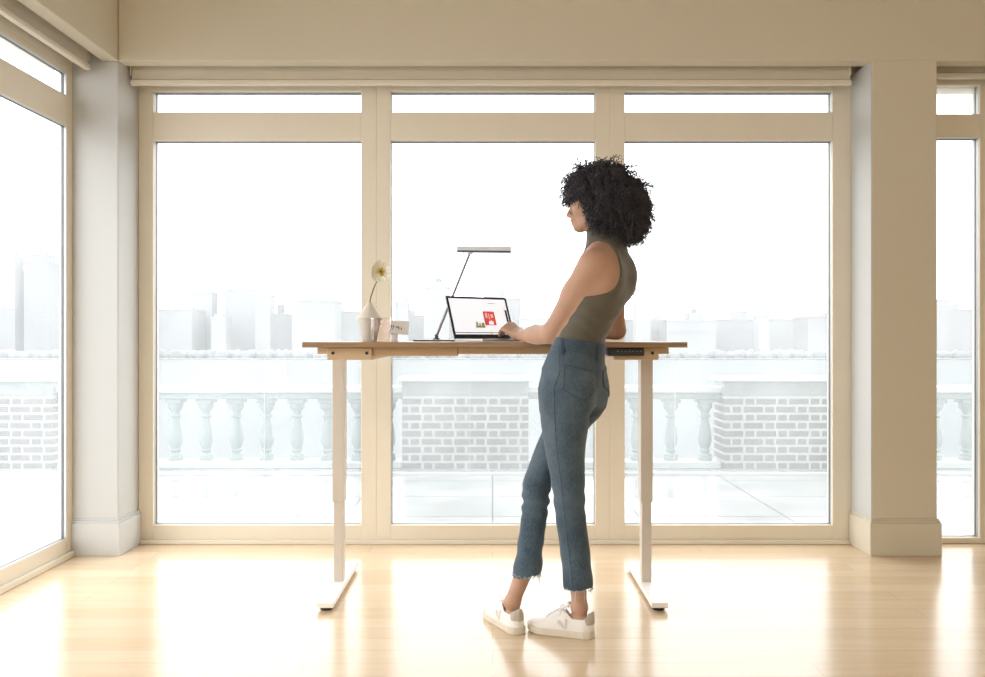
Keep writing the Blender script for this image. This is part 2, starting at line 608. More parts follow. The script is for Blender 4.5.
def window(name, outer, glass, zt=(2.403, 2.293, 2.143, 0.098), ztop=2.437, side=False, deep=0.07):
    """one bay: frame, main pane, transom pane and their gaskets; outer and glass are spans along the wall"""
    o0, o1 = outer
    g0, g1 = glass
    t1, t0, m1, m0 = zt
    F = YW if not side else -XL
    rc = 0.0 if not side else 0.016

    def put(bm, a0, a1, d0, d1, z0, z1, bev=0.0):
        if side:
            box(bm, -(F + d1), -(F + d0), a0, a1, z0, z1, bev)
        else:
            box(bm, a0, a1, F + d0, F + d1, z0, z1, bev)
    root = struct_root(name, ((o0 + o1) / 2, YW, 0) if not side else (XL, (o0 + o1) / 2, 0))
    bm = B()
    put(bm, o0, g0, 0, deep, 0, ztop, 0.0025)
    put(bm, g1, o1, 0, deep, 0, ztop, 0.0025)
    obj('frame_stile', bm, M_FRAME, root)
    bm = B()
    put(bm, g0, g1, 0.0, deep, 0, m0, 0.0025)
    obj('bottom_rail', bm, M_FRAME, root)
    bm = B()
    put(bm, g0, g1, 0.0, deep, m1, t0, 0.0025)
    obj('middle_rail', bm, M_FRAME, root)
    bm = B()
    put(bm, g0, g1, 0.0, deep, t1, ztop, 0.0025)
    obj('top_rail', bm, M_FRAME, root)
    for nm, z0, z1 in (('main', m0, m1), ('transom', t0, t1)):
        bm = B()
        w = 0.004
        for (a0, a1, c0, c1) in ((g0, g0 + w, z0, z1), (g1 - w, g1, z0, z1), (g0 + w, g1 - w, z0, z0 + w), (g0 + w, g1 - w, z1 - w, z1)):
            put(bm, a0, a1, 0.030 - rc, 0.044 - rc, c0, c1)
        obj('pane_gasket', bm, M_GASKET, root)
        bm = B()
        for (a0, a1, c0, c1) in ((g0, g0 + 0.002, z0, z1), (g1 - 0.002, g1, z0, z1), (g0 + 0.002, g1 - 0.002, z0, z0 + 0.002), (g0 + 0.002, g1 - 0.002, z1 - 0.002, z1)):
            put(bm, a0, a1, 0.018 - rc, 0.030 - rc, c0, c1)
        obj('glazing_bead', bm, M_SILVER, root)
        bm = B()
        put(bm, g0 + 0.001, g1 - 0.001, 0.036 - rc, 0.042 - rc, z0 + 0.001, z1 - 0.001)
        obj('main_pane' if nm == 'main' else 'transom_pane', bm, M_GLASS, root)
    return root


window('window_1', (-1.8815, -0.6164), (-1.803, -0.6985))
window('window_2', (-0.6164, 0.6244), (-0.541, 0.546))
window('window_3', (0.6244, 1.9065), (0.703, 1.807))
window('window_4', (2.56, YP - 0.001), (2.69, 3.87), side=True, deep=0.035)
window('window_5', (2.2345, 2.70), (2.30, 2.590), zt=(2.442, 2.283, 2.158, 0.03), ztop=2.50)
window('window_6', (1.16, 2.56), (1.24, 2.48), side=True)
window('window_7', (-0.70, 1.16), (-0.62, 1.08), side=True)


def blind(name, label, x0, x1, y0, y1, along='x', zb=2.40):
    t = thing(name, label, 'roller blind', ((x0 + x1) / 2, (y0 + y1) / 2, zb))
    b = B()
    if along == 'x':
        box(b, x0, x1, y0 + 0.012, y1, zb + 0.028, 2.66, 0.004)
        obj('blind_roll', b, M_BLIND, t)
        b = B(); box(b, x0 - 0.004, x1 + 0.004, y0, y0 + 0.03, zb, zb + 0.026, 0.006, 2)
        obj('bottom_bar', b, M_BLINDBAR, t)
        for s, xx in ((0, x0), (1, x1)):
            b = B(); box(b, xx - 0.006, xx + 0.001, y0 + 0.004, y1, zb + 0.05, 2.67, 0.001)
            obj('end_bracket', b, M_BLINDBAR, t)
    else:
        b = B()
        box(b, x0, x1 - 0.012, y0, y1, zb + 0.028, 2.66, 0.004)
        obj('blind_roll', b, M_BLIND, t)
        b = B(); box(b, x1 - 0.03, x1, y0, y1 + 0.004, zb, zb + 0.026, 0.006, 2)
        obj('bottom_bar', b, M_BLINDBAR, t)
        b = B(); box(b, x0, x1 - 0.004, y1 - 0.001, y1 + 0.006, zb + 0.05, 2.67, 0.001)
        obj('end_bracket', b, M_BLINDBAR, t)
    return t


blind('roller_blind', 'long rolled-up beige blind above the three back windows', -1.868, 1.852, 4.03, 4.125)
blind('roller_blind', 'rolled-up beige blind above the side window, running toward the corner pillar', -2.075, -2.00, -0.6, 3.885, 'y', 2.425)
blind('roller_blind', 'rolled-up blind tucked in the shaded pocket above the narrow window', 2.25, 5.1, 4.06, 4.125, 'x', 2.445)

# ------------------------------------------------------------------ terrace
b = B(); box(b, -9, 9, YW + 0.16, 6.95, -0.25, -0.004); box(b, -9, XL - 0.16, -3.2, YW + 0.16, -0.25, -0.004)
tag(obj('terrace_floor', b, M_PAVER), 'wet pale paved terrace outside the windows', kind='structure')

YB = 6.50
YBACK = 6.80


def brick_pier(label, x0, x1):
    t = thing('brick_pier', label, 'brick pier', ((x0 + x1) / 2, (YB + YBACK) / 2, 0))
    ztop, zb, course = 0.616, -0.004, 0.0670
    b = B(); box(b, x0 + 0.005, x1 - 0.005, YB + 0.004, YBACK - 0.004, zb, ztop)
    obj('mortar_bed', b, M_MORTAR, t)
    b = B()
    rnd = random.Random(int(x0 * 100))

    def row(a0, a1, z, flip, f):
        """Flemish bond: long and short bricks by turns"""
        p = a0
        k = 0 if not flip else 1
        if flip:
            w = 0.052
            f(p, min(p + w, a1), z); p += w + 0.021
        while p < a1 - 0.02:
            w = 0.160 if k % 2 == 0 else 0.070
            f(p, min(p + w, a1), z)
            p += w + 0.021
            k += 1
    n = int(ztop / course)
    for r in range(n):
        z = zb + 0.010 + r * course

        def front(p0, p1, z):
            j = rnd.uniform(-0.002, 0.002)
            box(b, p0, p1, YB + j, YB + 0.05, z, z + course - 0.021)

        def left(p0, p1, z):
            box(b, x0, x0 + 0.05, max(p0, YB + 0.055), p1, z, z + course - 0.021)

        def right(p0, p1, z):
            box(b, x1 - 0.05, x1, max(p0, YB + 0.055), p1, z, z + course - 0.021)
        row(x0, x1, z, r % 2, front)
        row(YB + 0.055, YBACK, z, r % 2, left)
        row(YB + 0.055, YBACK, z, r % 2, right)
    obj('brickwork', b, M_BRICK, t)
    b = B(); box(b, x0 - 0.004, x1 + 0.004, YB - 0.006, YBACK + 0.006, ztop, 0.732, 0.004)
    obj('concrete_course', b, M_CONC, t)
    b = B(); box(b, x0 - 0.03, x1 + 0.03, YB - 0.035, YBACK + 0.035, 0.732, 0.767, 0.006)
    obj('coping_stone', b, M_CAP, t)
    return t


brick_pier('brick pier with pale coping behind the laptop and the jeans', -0.753, 0.30)
brick_pier('brick pier with pale coping at the outer side of the third back window', 1.927, 2.99)
brick_pier('brick pier with pale coping seen through the side window', -4.45, -3.66)

for (x0, x1, lab) in ((-3.655, -0.758, 'pale stone balustrade rail outside the first back window'),
                      (0.305, 1.922, 'pale stone balustrade rail outside the third back window, between two brick piers'),
                      (2.995, 5.4, 'pale stone balustrade rail outside the narrow window')):
    t = thing('balustrade_rail', lab, 'balustrade', ((x0 + x1) / 2, 6.65, 0))
    b = B(); box(b, x0, x1, 6.535, 6.765, 0.635, 0.685, 0.008, 2)
    obj('handrail_coping', b, M_CAP, t)
    b = B(); box(b, x0, x1, 6.56, 6.74, 0.580, 0.635, 0.006)
    obj('rail_moulding', b, M_STONE, t)
    b = B(); box(b, x0, x1, 6.55, 6.75, -0.004, 0.055, 0.006)
    obj('plinth', b, M_CAP, t)

prof = [(0, 0.0), (0.062, 0.0), (0.062, 0.030), (0.056, 0.034), (0.058, 0.045), (0.052, 0.058), (0.036, 0.066), (0.034, 0.078), (0.046, 0.084),
        (0.048, 0.096), (0.040, 0.104), (0.042, 0.118), (0.052, 0.145), (0.0575, 0.175), (0.057, 0.21), (0.050, 0.26), (0.041, 0.31), (0.034, 0.355),
        (0.032, 0.375), (0.044, 0.383), (0.046, 0.396), (0.036, 0.405), (0.036, 0.425), (0.046, 0.445), (0.060, 0.462), (0.064, 0.478), (0.064, 0.508),
        (0.070, 0.512), (0.070, 0.5445), (0, 0.5445)]
prof = [(r_, z_ * 0.963) for r_, z_ in prof]
left_x = [-2.956 + 0.2588 * k for k in range(9)]
mid_x = [0.65 + 0.289 * k for k in range(5)]
right_x = [3.496 + 0.27 * k for k in range(3)]
ordw = ['first', 'second', 'third', 'fourth', 'fifth', 'sixth', 'seventh', 'eighth', 'ninth']
first = None
for xs, place, grp in ((left_x, 'stone baluster outside the first back window, {} counting from the corner pillar', 'balusters outside the first back window'),
                       (mid_x, 'stone baluster outside the third back window, {} counting from the jeans to the brick pier', 'balusters outside the third back window'),
                       (right_x, 'stone baluster outside the narrow window, {} counting from the beige pillar', 'balusters outside the narrow window')):
    for k, x in enumerate(xs):
        if first is None:
            first = thing('stone_baluster', place.format(ordw[k]), 'baluster', (x, 6.65, 0.0553), group=grp)
            b = B(); lathe(b, prof[6:-3], 20); obj('turned_shaft', b, M_STONE, first, smooth='auto', mtx='local')
            b = B(); lathe(b, prof[:7] + [(0, 0.0635)], 20); obj('base', b, M_STONE, first, smooth='auto', mtx='local')
            b = B(); box(b, -0.07, 0.07, -0.07, 0.07, 0.489, 0.5243, 0.004); obj('capital', b, M_STONE, first, mtx='local')
        else:
            d = dup(first, (x, 6.65, 0.0553), place.format(ordw[k]))
            d['group'] = grp

# frameless glass guard just inside the balustrade
edges = [-5.116, -3.473, -1.83, -0.187, 1.456, 3.099, 4.742]
places = ['beyond the side window', 'outside the corner pillar', 'outside the first back window', 'outside the second back window',
          'outside the third back window', 'outside the narrow window']
for k in range(6):
    x0, x1 = edges[k] + 0.006, edges[k + 1] - 0.006
    t = thing('glass_guard', 'clear frameless glass guard panel standing on the terrace ' + places[k], 'glass guard', ((x0 + x1) / 2, 6.25, 0), group='glass guard panels along the terrace')
    b = B(); box(b, x0, x1, 6.245, 6.257, 0.02, 0.925); obj('guard_pane', b, M_GUARD, t)
    b = B(); box(b, x0, x1, 6.243, 6.259, 0.925, 0.930); obj('top_edge', b, M_GEDGE, t)
    b = B(); box(b, x0 - 0.004, x0, 6.245, 6.257, 0.02, 0.93); obj('side_edge', b, M_GEDGE, t)
    b = B(); box(b, x0 - 0.004, x1 + 0.004, 6.235, 6.267, -0.004, 0.02, 0.002); obj('base_channel', b, M_CAP, t)

# ------------------------------------------------------------------ the far shore
GZ = -12.0
b = B(); box(b, -900, 900, 20, 1200, GZ - 1, GZ)
tag(obj('park_ground', b, M_GROUND), kind='structure')
b = B()
pts = [(-420, 120), (-300, 70), (-90, 56), (150, 60), (330, 80), (420, 150), (380, 330), (150, 420), (-160, 415), (-380, 330)]
v = [b.verts.new((x, y, GZ + 0.2)) for x, y in pts]
b.faces.new(v)
tag(obj('lake_water', b, M_WATER), kind='structure')

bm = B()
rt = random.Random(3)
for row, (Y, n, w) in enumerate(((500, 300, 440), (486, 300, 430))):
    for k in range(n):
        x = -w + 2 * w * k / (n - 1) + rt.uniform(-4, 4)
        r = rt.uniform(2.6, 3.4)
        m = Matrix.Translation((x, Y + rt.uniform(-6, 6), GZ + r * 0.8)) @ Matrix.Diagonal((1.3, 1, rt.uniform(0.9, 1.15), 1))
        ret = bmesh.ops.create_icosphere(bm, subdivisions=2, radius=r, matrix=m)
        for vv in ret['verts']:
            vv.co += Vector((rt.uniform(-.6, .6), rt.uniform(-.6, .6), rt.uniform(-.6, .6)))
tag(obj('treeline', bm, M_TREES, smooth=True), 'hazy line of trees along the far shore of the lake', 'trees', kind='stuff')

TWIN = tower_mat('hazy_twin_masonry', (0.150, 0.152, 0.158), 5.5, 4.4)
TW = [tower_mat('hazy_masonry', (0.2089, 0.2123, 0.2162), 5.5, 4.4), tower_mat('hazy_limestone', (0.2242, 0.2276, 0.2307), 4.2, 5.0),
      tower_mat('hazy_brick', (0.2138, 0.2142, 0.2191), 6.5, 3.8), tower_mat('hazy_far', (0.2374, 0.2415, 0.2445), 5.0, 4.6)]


PLACED = []


def layer(x0, x1, dep):
    """the first row of the far shore with room for a block seen between x0 and x1"""
    for Y in (560, 592, 624, 656, 688, 720):
        a, c = at(x0, 0, Y)[0] - 3, at(x1, 0, Y)[0] + 3
        if all(c < p or a > q or Y + dep + 2 < y or Y > y1 + 2 for p, q, y, y1 in PLACED):
            PLACED.append((a, c, Y, Y + dep))
            return Y
    return 752


def building(label, Y, blocks, m, name='tower_block', extra=()):
    """blocks: (x0, x1, top) as the photograph shows them; the first is the main body"""
    x0, x1, yt = blocks[0]
    cx = at((x0 + x1) / 2, 0, Y)[0]
    Y = layer(min(q[0] for q in blocks), max(q[1] for q in blocks), 29)
    cx = at((x0 + x1) / 2, 0, Y)[0]
    t = thing(name, label, 'building', (cx, Y, GZ), group='hazy buildings on the far shore')
    for k, (x0, x1, yt) in enumerate(blocks):
        a, c, z = at(x0, yt, Y)[0], at(x1, yt, Y)[0], at(0, yt, Y)[2]
        dep = max(12, min(26, (c - a) * 0.8))
        b = B()
        d0 = 0.4 * k
        box(b, a, c, Y + d0, Y + dep - d0, GZ, z)
        if k == 0:   # cornice and a course line
            box(b, a - 0.4, c + 0.4, Y - 0.4, Y + dep + 0.4, z - 1.4, z - 0.4)
            box(b, a - 0.25, c + 0.25, Y - 0.25, Y + dep, z - 9, z - 8.4)
        obj('main_body' if k == 0 else 'upper_storeys', b, m, t)
    for (kind, x0, x1, y0, y1) in extra:
        a, c = at(x0, y0, Y)[0], at(x1, y0, Y)[0]
        z0, z1 = at(0, y1, Y)[2], at(0, y0, Y)[2]
        b = B()
        if kind == 'tank':
            lathe(b, [(0, z0 - 1), ((c - a) / 2, z0 - 1), ((c - a) / 2, z1 - (c - a) * 0.2), (0, z1)], 12, ((a + c) / 2, Y + 6, 0))
            obj('water_tank', b, M_TANK, t)
        else:
            lathe(b, [(0, z0 - 1), ((c - a) / 2, z0 - 1), ((c - a) / 2.3, z0 + (z1 - z0) * 0.45), ((c - a) / 6, z0 + (z1 - z0) * 0.75), (0, z1)], 8, ((a + c) / 2, Y + 7, 0))
            obj('spire', b, m, t)
    return t


Wl, Wm, Wr = 'through the first back window', 'through the second back window', 'through the third back window'
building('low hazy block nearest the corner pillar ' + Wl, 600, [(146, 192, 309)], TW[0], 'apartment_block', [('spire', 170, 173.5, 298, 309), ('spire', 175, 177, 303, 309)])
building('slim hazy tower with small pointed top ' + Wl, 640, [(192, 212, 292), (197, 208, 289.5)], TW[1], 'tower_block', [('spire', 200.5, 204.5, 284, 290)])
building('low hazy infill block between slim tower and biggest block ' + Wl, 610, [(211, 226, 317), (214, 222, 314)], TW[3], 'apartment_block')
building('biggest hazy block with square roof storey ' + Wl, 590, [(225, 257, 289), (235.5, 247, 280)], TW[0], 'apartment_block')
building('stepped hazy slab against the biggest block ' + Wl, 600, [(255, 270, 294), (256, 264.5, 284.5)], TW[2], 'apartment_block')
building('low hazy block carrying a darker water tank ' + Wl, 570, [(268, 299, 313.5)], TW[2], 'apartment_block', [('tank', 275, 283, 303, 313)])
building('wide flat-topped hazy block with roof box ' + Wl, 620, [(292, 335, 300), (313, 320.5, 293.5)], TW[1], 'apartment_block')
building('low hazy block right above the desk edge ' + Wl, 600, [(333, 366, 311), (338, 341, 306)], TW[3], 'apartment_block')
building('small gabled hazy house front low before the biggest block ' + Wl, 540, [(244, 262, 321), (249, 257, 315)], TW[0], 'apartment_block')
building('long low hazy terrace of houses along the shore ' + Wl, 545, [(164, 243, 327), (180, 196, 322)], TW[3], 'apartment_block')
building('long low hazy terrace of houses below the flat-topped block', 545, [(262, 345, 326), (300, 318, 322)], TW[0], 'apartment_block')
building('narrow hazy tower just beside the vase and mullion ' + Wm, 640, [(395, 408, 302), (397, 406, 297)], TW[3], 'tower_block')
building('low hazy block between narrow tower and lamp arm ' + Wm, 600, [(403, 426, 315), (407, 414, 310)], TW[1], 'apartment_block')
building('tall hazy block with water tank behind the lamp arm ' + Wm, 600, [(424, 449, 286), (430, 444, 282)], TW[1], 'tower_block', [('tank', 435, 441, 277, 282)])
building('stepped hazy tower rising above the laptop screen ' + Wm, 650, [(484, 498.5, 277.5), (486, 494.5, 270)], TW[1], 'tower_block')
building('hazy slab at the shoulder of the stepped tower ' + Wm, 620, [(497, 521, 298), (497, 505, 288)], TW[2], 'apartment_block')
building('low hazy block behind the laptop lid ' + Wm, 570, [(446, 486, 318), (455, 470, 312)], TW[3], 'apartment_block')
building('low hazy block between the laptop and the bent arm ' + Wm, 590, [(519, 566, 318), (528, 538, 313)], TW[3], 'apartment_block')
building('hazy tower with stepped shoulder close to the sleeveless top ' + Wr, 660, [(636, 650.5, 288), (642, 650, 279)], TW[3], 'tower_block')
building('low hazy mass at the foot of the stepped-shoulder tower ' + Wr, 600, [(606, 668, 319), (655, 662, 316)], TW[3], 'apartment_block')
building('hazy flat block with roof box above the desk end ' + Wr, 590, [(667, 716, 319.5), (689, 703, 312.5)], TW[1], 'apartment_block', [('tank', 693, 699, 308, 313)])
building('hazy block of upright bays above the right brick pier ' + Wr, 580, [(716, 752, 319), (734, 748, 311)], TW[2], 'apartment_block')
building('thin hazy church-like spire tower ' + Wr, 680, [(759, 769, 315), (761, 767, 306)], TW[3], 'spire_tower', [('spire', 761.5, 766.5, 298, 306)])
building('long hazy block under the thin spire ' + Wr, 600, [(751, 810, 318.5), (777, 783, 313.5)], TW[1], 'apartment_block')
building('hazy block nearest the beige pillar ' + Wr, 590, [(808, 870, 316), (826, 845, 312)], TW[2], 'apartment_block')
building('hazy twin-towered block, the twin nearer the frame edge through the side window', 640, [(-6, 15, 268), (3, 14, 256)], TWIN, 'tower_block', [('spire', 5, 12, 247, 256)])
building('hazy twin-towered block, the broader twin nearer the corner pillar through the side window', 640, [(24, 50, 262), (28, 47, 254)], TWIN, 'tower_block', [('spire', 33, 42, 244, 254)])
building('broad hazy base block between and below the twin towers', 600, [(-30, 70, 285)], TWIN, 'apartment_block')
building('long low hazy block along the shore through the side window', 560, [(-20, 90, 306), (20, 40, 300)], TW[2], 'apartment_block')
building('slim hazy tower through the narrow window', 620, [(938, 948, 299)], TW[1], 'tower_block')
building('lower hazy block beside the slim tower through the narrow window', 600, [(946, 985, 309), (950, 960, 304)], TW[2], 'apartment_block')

# ------------------------------------------------------------------ the standing desk
DT = 1.076
desk = thing('standing_desk', 'height-adjustable standing desk with oak top and pale metal legs', 'desk', (0.005, 3.42, 0))
b = B(); box(b, -0.757, 0.7745, 3.10, 3.74, DT - 0.022, DT, 0.003, 2)
obj('tabletop', b, M_OAK, desk)
b = B(); box(b, -0.4875, -0.14, 3.165, 3.20, 1.0185, DT - 0.022, 0.003); box(b, -0.14, 0.50, 3.167, 3.20, 1.026, DT - 0.022, 0.003)
obj('front_rail', b, M_RAIL, desk)
b = B(); box(b, -0.60, 0.60, 3.62, 3.66, 1.0185, DT - 0.022, 0.003)
obj('rear_rail', b, M_RAIL, desk)
for s in (-1, 1):
    x0, x1 = (-0.670, -0.4875) if s < 0 else (0.490, 0.672)
    b = B(); box(b, x0, x1, 3.155, 3.66, 1.003, 1.0525, 0.005, 2)
    br = obj('side_bracket', b, M_BRACKET, desk)
    for xx in ((x0 + 0.026, x1 - 0.020) if s < 0 else (x1 - 0.026,)):
        b = B()
        bmesh.ops.create_cone(b, cap_ends=True, segments=14, radius1=0.0065, radius2=0.0065, depth=0.006, matrix=Matrix.Translation((xx, 3.154, 1.031)) @ Matrix.Rotation(PI / 2, 4, 'X'))
        obj('bolt_hole', b, M_BLACK, br)
    x0, x1 = (-0.712, -0.665) if s < 0 else (0.667, 0.716)
    b = B(); box(b, x0, x1, 3.17, 3.66, 1.027, 1.0535, 0.003); 
    obj('side_rail', b, M_BRACKET, desk)
for s in (-1, 1):
    cx = 0.6685 * s
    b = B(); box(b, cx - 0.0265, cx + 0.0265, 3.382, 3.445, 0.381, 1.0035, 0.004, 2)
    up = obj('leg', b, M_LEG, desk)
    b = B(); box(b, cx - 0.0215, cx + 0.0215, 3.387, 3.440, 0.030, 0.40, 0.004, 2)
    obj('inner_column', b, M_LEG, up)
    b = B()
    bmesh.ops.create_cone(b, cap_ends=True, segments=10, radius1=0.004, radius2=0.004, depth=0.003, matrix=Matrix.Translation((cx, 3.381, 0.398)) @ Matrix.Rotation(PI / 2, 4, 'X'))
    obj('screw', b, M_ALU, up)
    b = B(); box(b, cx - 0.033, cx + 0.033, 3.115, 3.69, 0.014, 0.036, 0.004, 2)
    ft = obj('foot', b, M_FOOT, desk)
    for yy in (3.15, 3.655):
        b = B(); lathe(b, [(0, 0.0), (0.024, 0.0), (0.026, 0.004), (0.026, 0.015), (0, 0.015)], 18, (cx, yy, 0))
        obj('glide_pad', b, M_BLACK, ft, smooth='auto')
b = B(); box(b, 0.458, 0.609, 3.128, 3.17, 1.020, DT - 0.0222, 0.006, 3)
cp = obj('control_panel', b, M_BLACK, desk); tag(cp, 'black control panel with a row of small buttons')
for k in range(7):
    b = B(); box(b, 0.499 + 0.0152 * k, 0.506 + 0.0152 * k, 3.1265, 3.1295, 1.036, 1.041, 0.001)
    obj('button', b, M_BUTTON, cp)

# ------------------------------------------------------------------ laptop
yaw = math.radians(34)
hc = Vector((-0.0280, 3.375, DT))
lap = thing('laptop', 'open silver laptop with black-edged screen on the desk under her hands', 'laptop', hc, yaw)
WLOC[lap.name] = Vector((0, 0, 0))


def lobj(name, b, m, parent=None, **k):
    return obj(name, b, m, parent if parent is not None else lap, mtx='local', **k)


W2, LID, TILT = 0.158, 0.200, math.radians(22)
b = B(); box(b, -W2, W2, -0.212, 0.0, 0.0015, 0.0125, 0.003, 2)
base = lobj('base', b, M_ALU)
b = B(); box(b, -0.135, 0.135, -0.110, -0.022, 0.0123, 0.0132)
kw = lobj('keyboard_well', b, M_KEY, base)
b = B()
for r in range(6):
    for c in range(14):
        x = -0.1335 + c * 0.0191
        y = -0.109 + r * 0.0146
        box(b, x, x + 0.0165, y, y + 0.0125, 0.0131, 0.0142)
lobj('key', b, M_KEY, base)
b = B(); box(b, -0.055, 0.055, -0.198, -0.122, 0.0124, 0.0128)
lobj('trackpad', b, M_ALU, base)
b = B()
bmesh.ops.create_cone(b, cap_ends=True, segments=12, radius1=0.006, radius2=0.006, depth=0.24, matrix=Matrix.Translation((0, 0.002, 0.010)) @ Matrix.Rotation(PI / 2, 4, 'Y'))
lobj('hinge', b, M_BLACK, base)


def lid_box(x0, x1, u0, u1, d0, d1, bev=0.0):
    """u up the lid, d toward the viewer"""
    b = B()
    box(b, x0, x1, -d1, -d0, u0, u1, bev)
    bmesh.ops.transform(b, verts=b.verts, matrix=Matrix.Translation((0, 0.003, 0.012)) @ Matrix.Rotation(-TILT, 4, 'X'))
    return b


lid = lobj('screen_lid', lid_box(-W2, W2, 0.0, LID, -0.005, 0.0, 0.002), M_ALU)
bz = lobj('bezel', lid_box(-W2 + 0.001, W2 - 0.001, 0.002, LID - 0.001, 0.0, 0.0012), M_BLACK, lid)
lobj('display', lid_box(-0.1465, 0.1465, 0.021, LID - 0.011, 0.0012, 0.0016), M_SCREEN, lid)
pics = [(0.014, 0.074, 0.064, 0.130, M_RED), (-0.036, 0.012, 0.052, 0.062, M_OLIVE), (-0.033, -0.023, 0.062, 0.080, M_OLIVE), (-0.017, -0.010, 0.062, 0.074, M_OLIVE), (-0.004, 0.010, 0.062, 0.076, M_OLIVE),
        (0.024, 0.034, 0.098, 0.122, M_PINK), (0.040, 0.045, 0.092, 0.120, M_PINK), (0.052, 0.064, 0.100, 0.116, M_PINK), (0.036, 0.060, 0.068, 0.082, M_SCREEN), (0.042, 0.054, 0.082, 0.088, M_PINK),
        (0.133, 0.144, 0.080, 0.138, M_KEY), (0.128, 0.133, 0.130, 0.150, M_PINK), (-0.1465, 0.1465, 0.0275, 0.0305, M_KEY), (0.030, 0.042, 0.022, 0.034, M_YELLOW),
        (0.05, 0.09, 0.168, 0.170, M_BUTTON)]
for k, (x0, x1, u0, u1, m) in enumerate(pics):
    lobj('screen_picture', lid_box(x0, x1, u0, u1, 0.0016 + (0.0003 if m in (M_PINK, M_SCREEN, M_YELLOW) else 0), 0.0019 + (0.0003 if m in (M_PINK, M_SCREEN, M_YELLOW) else 0)), m, lid)

# ------------------------------------------------------------------ desk lamp
lamp = thing('desk_lamp', 'slim grey LED desk lamp with flat bar head behind the laptop', 'lamp', (-0.25, 3.60, DT))
b = B(); box(b, -0.360, -0.165, 3.545, 3.665, DT, DT + 0.009, 0.003, 2)
obj('base_plate', b, M_LAMP, lamp)
b = B(); box(b, -0.3605, -0.1645, 3.5445, 3.6655, DT + 0.0003, DT + 0.0068)
obj('base_edge', b, M_BLACK, lamp)
b = B()
lathe(b, [(0, DT + 0.007), (0.020, DT + 0.007), (0.017, DT + 0.014), (0.009, DT + 0.020), (0, DT + 0.021)], 18, (-0.258, 3.605, 0))
bmesh.ops.create_cone(b, cap_ends=True, segments=14, radius1=0.0085, radius2=0.0085, depth=0.024, matrix=Matrix.Translation((-0.258, 3.605, DT + 0.026)) @ Matrix.Rotation(PI / 2, 4, 'X'))
obj('base_joint', b, M_LAMPDARK, lamp, smooth='auto')
b = B(); tube(b, [(-0.258, 3.605, DT + 0.026), (-0.103, 3.605, 1.487)], 0.0062, 10)
obj('arm', b, M_ARM, lamp, smooth='auto')
b = B()
lathe(b, [(0, 1.478), (0.008, 1.478), (0.018, 1.487), (0.018, 1.4895), (0, 1.4895)], 16, (-0.103, 3.605, 0))
obj('head_joint', b, M_LAMP, lamp, smooth='auto')
b = B(); box(b, -0.1645, 0.0865, 3.575, 3.635, 1.4895, 1.5125, 0.004, 2)
bmesh.ops.rotate(b, verts=b.verts, cent=(-0.04, 3.605, 1.50), matrix=Matrix.Rotation(math.radians(0.6), 3, 'Y'))
hd = obj('lamp_head', b, M_LAMP, lamp)
b = B(); box(b, -0.164, 0.086, 3.5745, 3.632, 1.487, 1.4925, 0.001)
bmesh.ops.rotate(b, verts=b.verts, cent=(-0.04, 3.605, 1.50), matrix=Matrix.Rotation(math.radians(0.6), 3, 'Y'))
obj('light_panel', b, M_BLACK, hd)

# ------------------------------------------------------------------ vase, flower, tumbler, outlet
vx, vy = -0.5385, 3.42
b = B()
lathe(b, [(0, 0.0), (0.029, 0.0), (0.0315, 0.003), (0.036, 0.03), (0.0445, 0.07), (0.0535, 0.097), (0.0556, 0.102), (0.054, 0.1065), (0.040, 0.126), (0.024, 0.149),
          (0.0125, 0.165), (0.0115, 0.170), (0.0095, 0.170), (0.0085, 0.160), (0.02, 0.145), (0.045, 0.11), (0.045, 0.10), (0.03, 0.01), (0, 0.008)], 40)
vase = obj('vase', b, M_VASE, smooth='auto', origin=None)
vase.location = (vx, vy, DT)
tag(vase, 'off-white ceramic double-cone vase holding one flower', 'vase')

fl_ = thing('poppy', 'single cream poppy with yellow centre standing in the white vase', 'flower', (vx, vy, DT + 0.02))
P0 = Vector((vx, vy, DT + 0.02))
head = Vector(at(380.5, 271.5, vy))
path = [P0, Vector((vx + 0.001, vy, DT + 0.165)), Vector(at(372.5, 292, vy)), Vector(at(376.5, 282, vy)), Vector(at(381.3, 276.5, vy)), head + Vector((0.003, 0.006, -0.002))]
sm = []
for i in range(len(path) - 1):
    p = [path[max(i - 1, 0)], path[i], path[i + 1], path[min(i + 2, len(path) - 1)]]
    for k in range(6):
        t = k / 6
        sm.append(0.5 * ((2 * p[1]) + (-p[0] + p[2]) * t + (2 * p[0] - 5 * p[1] + 4 * p[2] - p[3]) * t * t + (-p[0] + 3 * p[1] - 3 * p[2] + p[3]) * t ** 3))
sm.append(path[-1])
b = B(); tube(b, sm, 0.0028, 8); obj('stem', b, M_STEM, fl_, smooth='auto')
nrm = Vector((0.25, -0.93, -0.12)).normalized()
ux = nrm.cross(Vector((0, 0, 1))).normalized()
uy = ux.cross(nrm).normalized()
for k in range(6):
    a0 = 2 * PI * k / 6 + 0.35
    b = B()
    R = 0.044 if k % 2 else 0.041
    grid = []
    for i in range(8):
        u = i / 7
        row = []
        for j in range(9):
            w = (j / 8 - 0.5) * 2
            an = a0 + w * 0.62
            rr = R * u * (1 - 0.13 * w * w + 0.04 * math.sin(7 * w + k))
            hgt = 0.020 * u ** 1.6 - (0.002 if k % 2 else 0.0) + 0.003 * math.sin(9 * w + k * 2) * u
            row.append(b.verts.new(head + (ux * math.cos(an) + uy * math.sin(an) * 1.12) * (rr + 0.0008) + nrm * hgt))
        grid.append(row)
    for i in range(7):
        for j in range(8):
            b.faces.new((grid[i][j], grid[i][j + 1], grid[i + 1][j + 1], grid[i + 1][j]))
    obj('petal', b, M_PETAL, fl_, smooth=True)
b = B()
rr_ = random.Random(5)
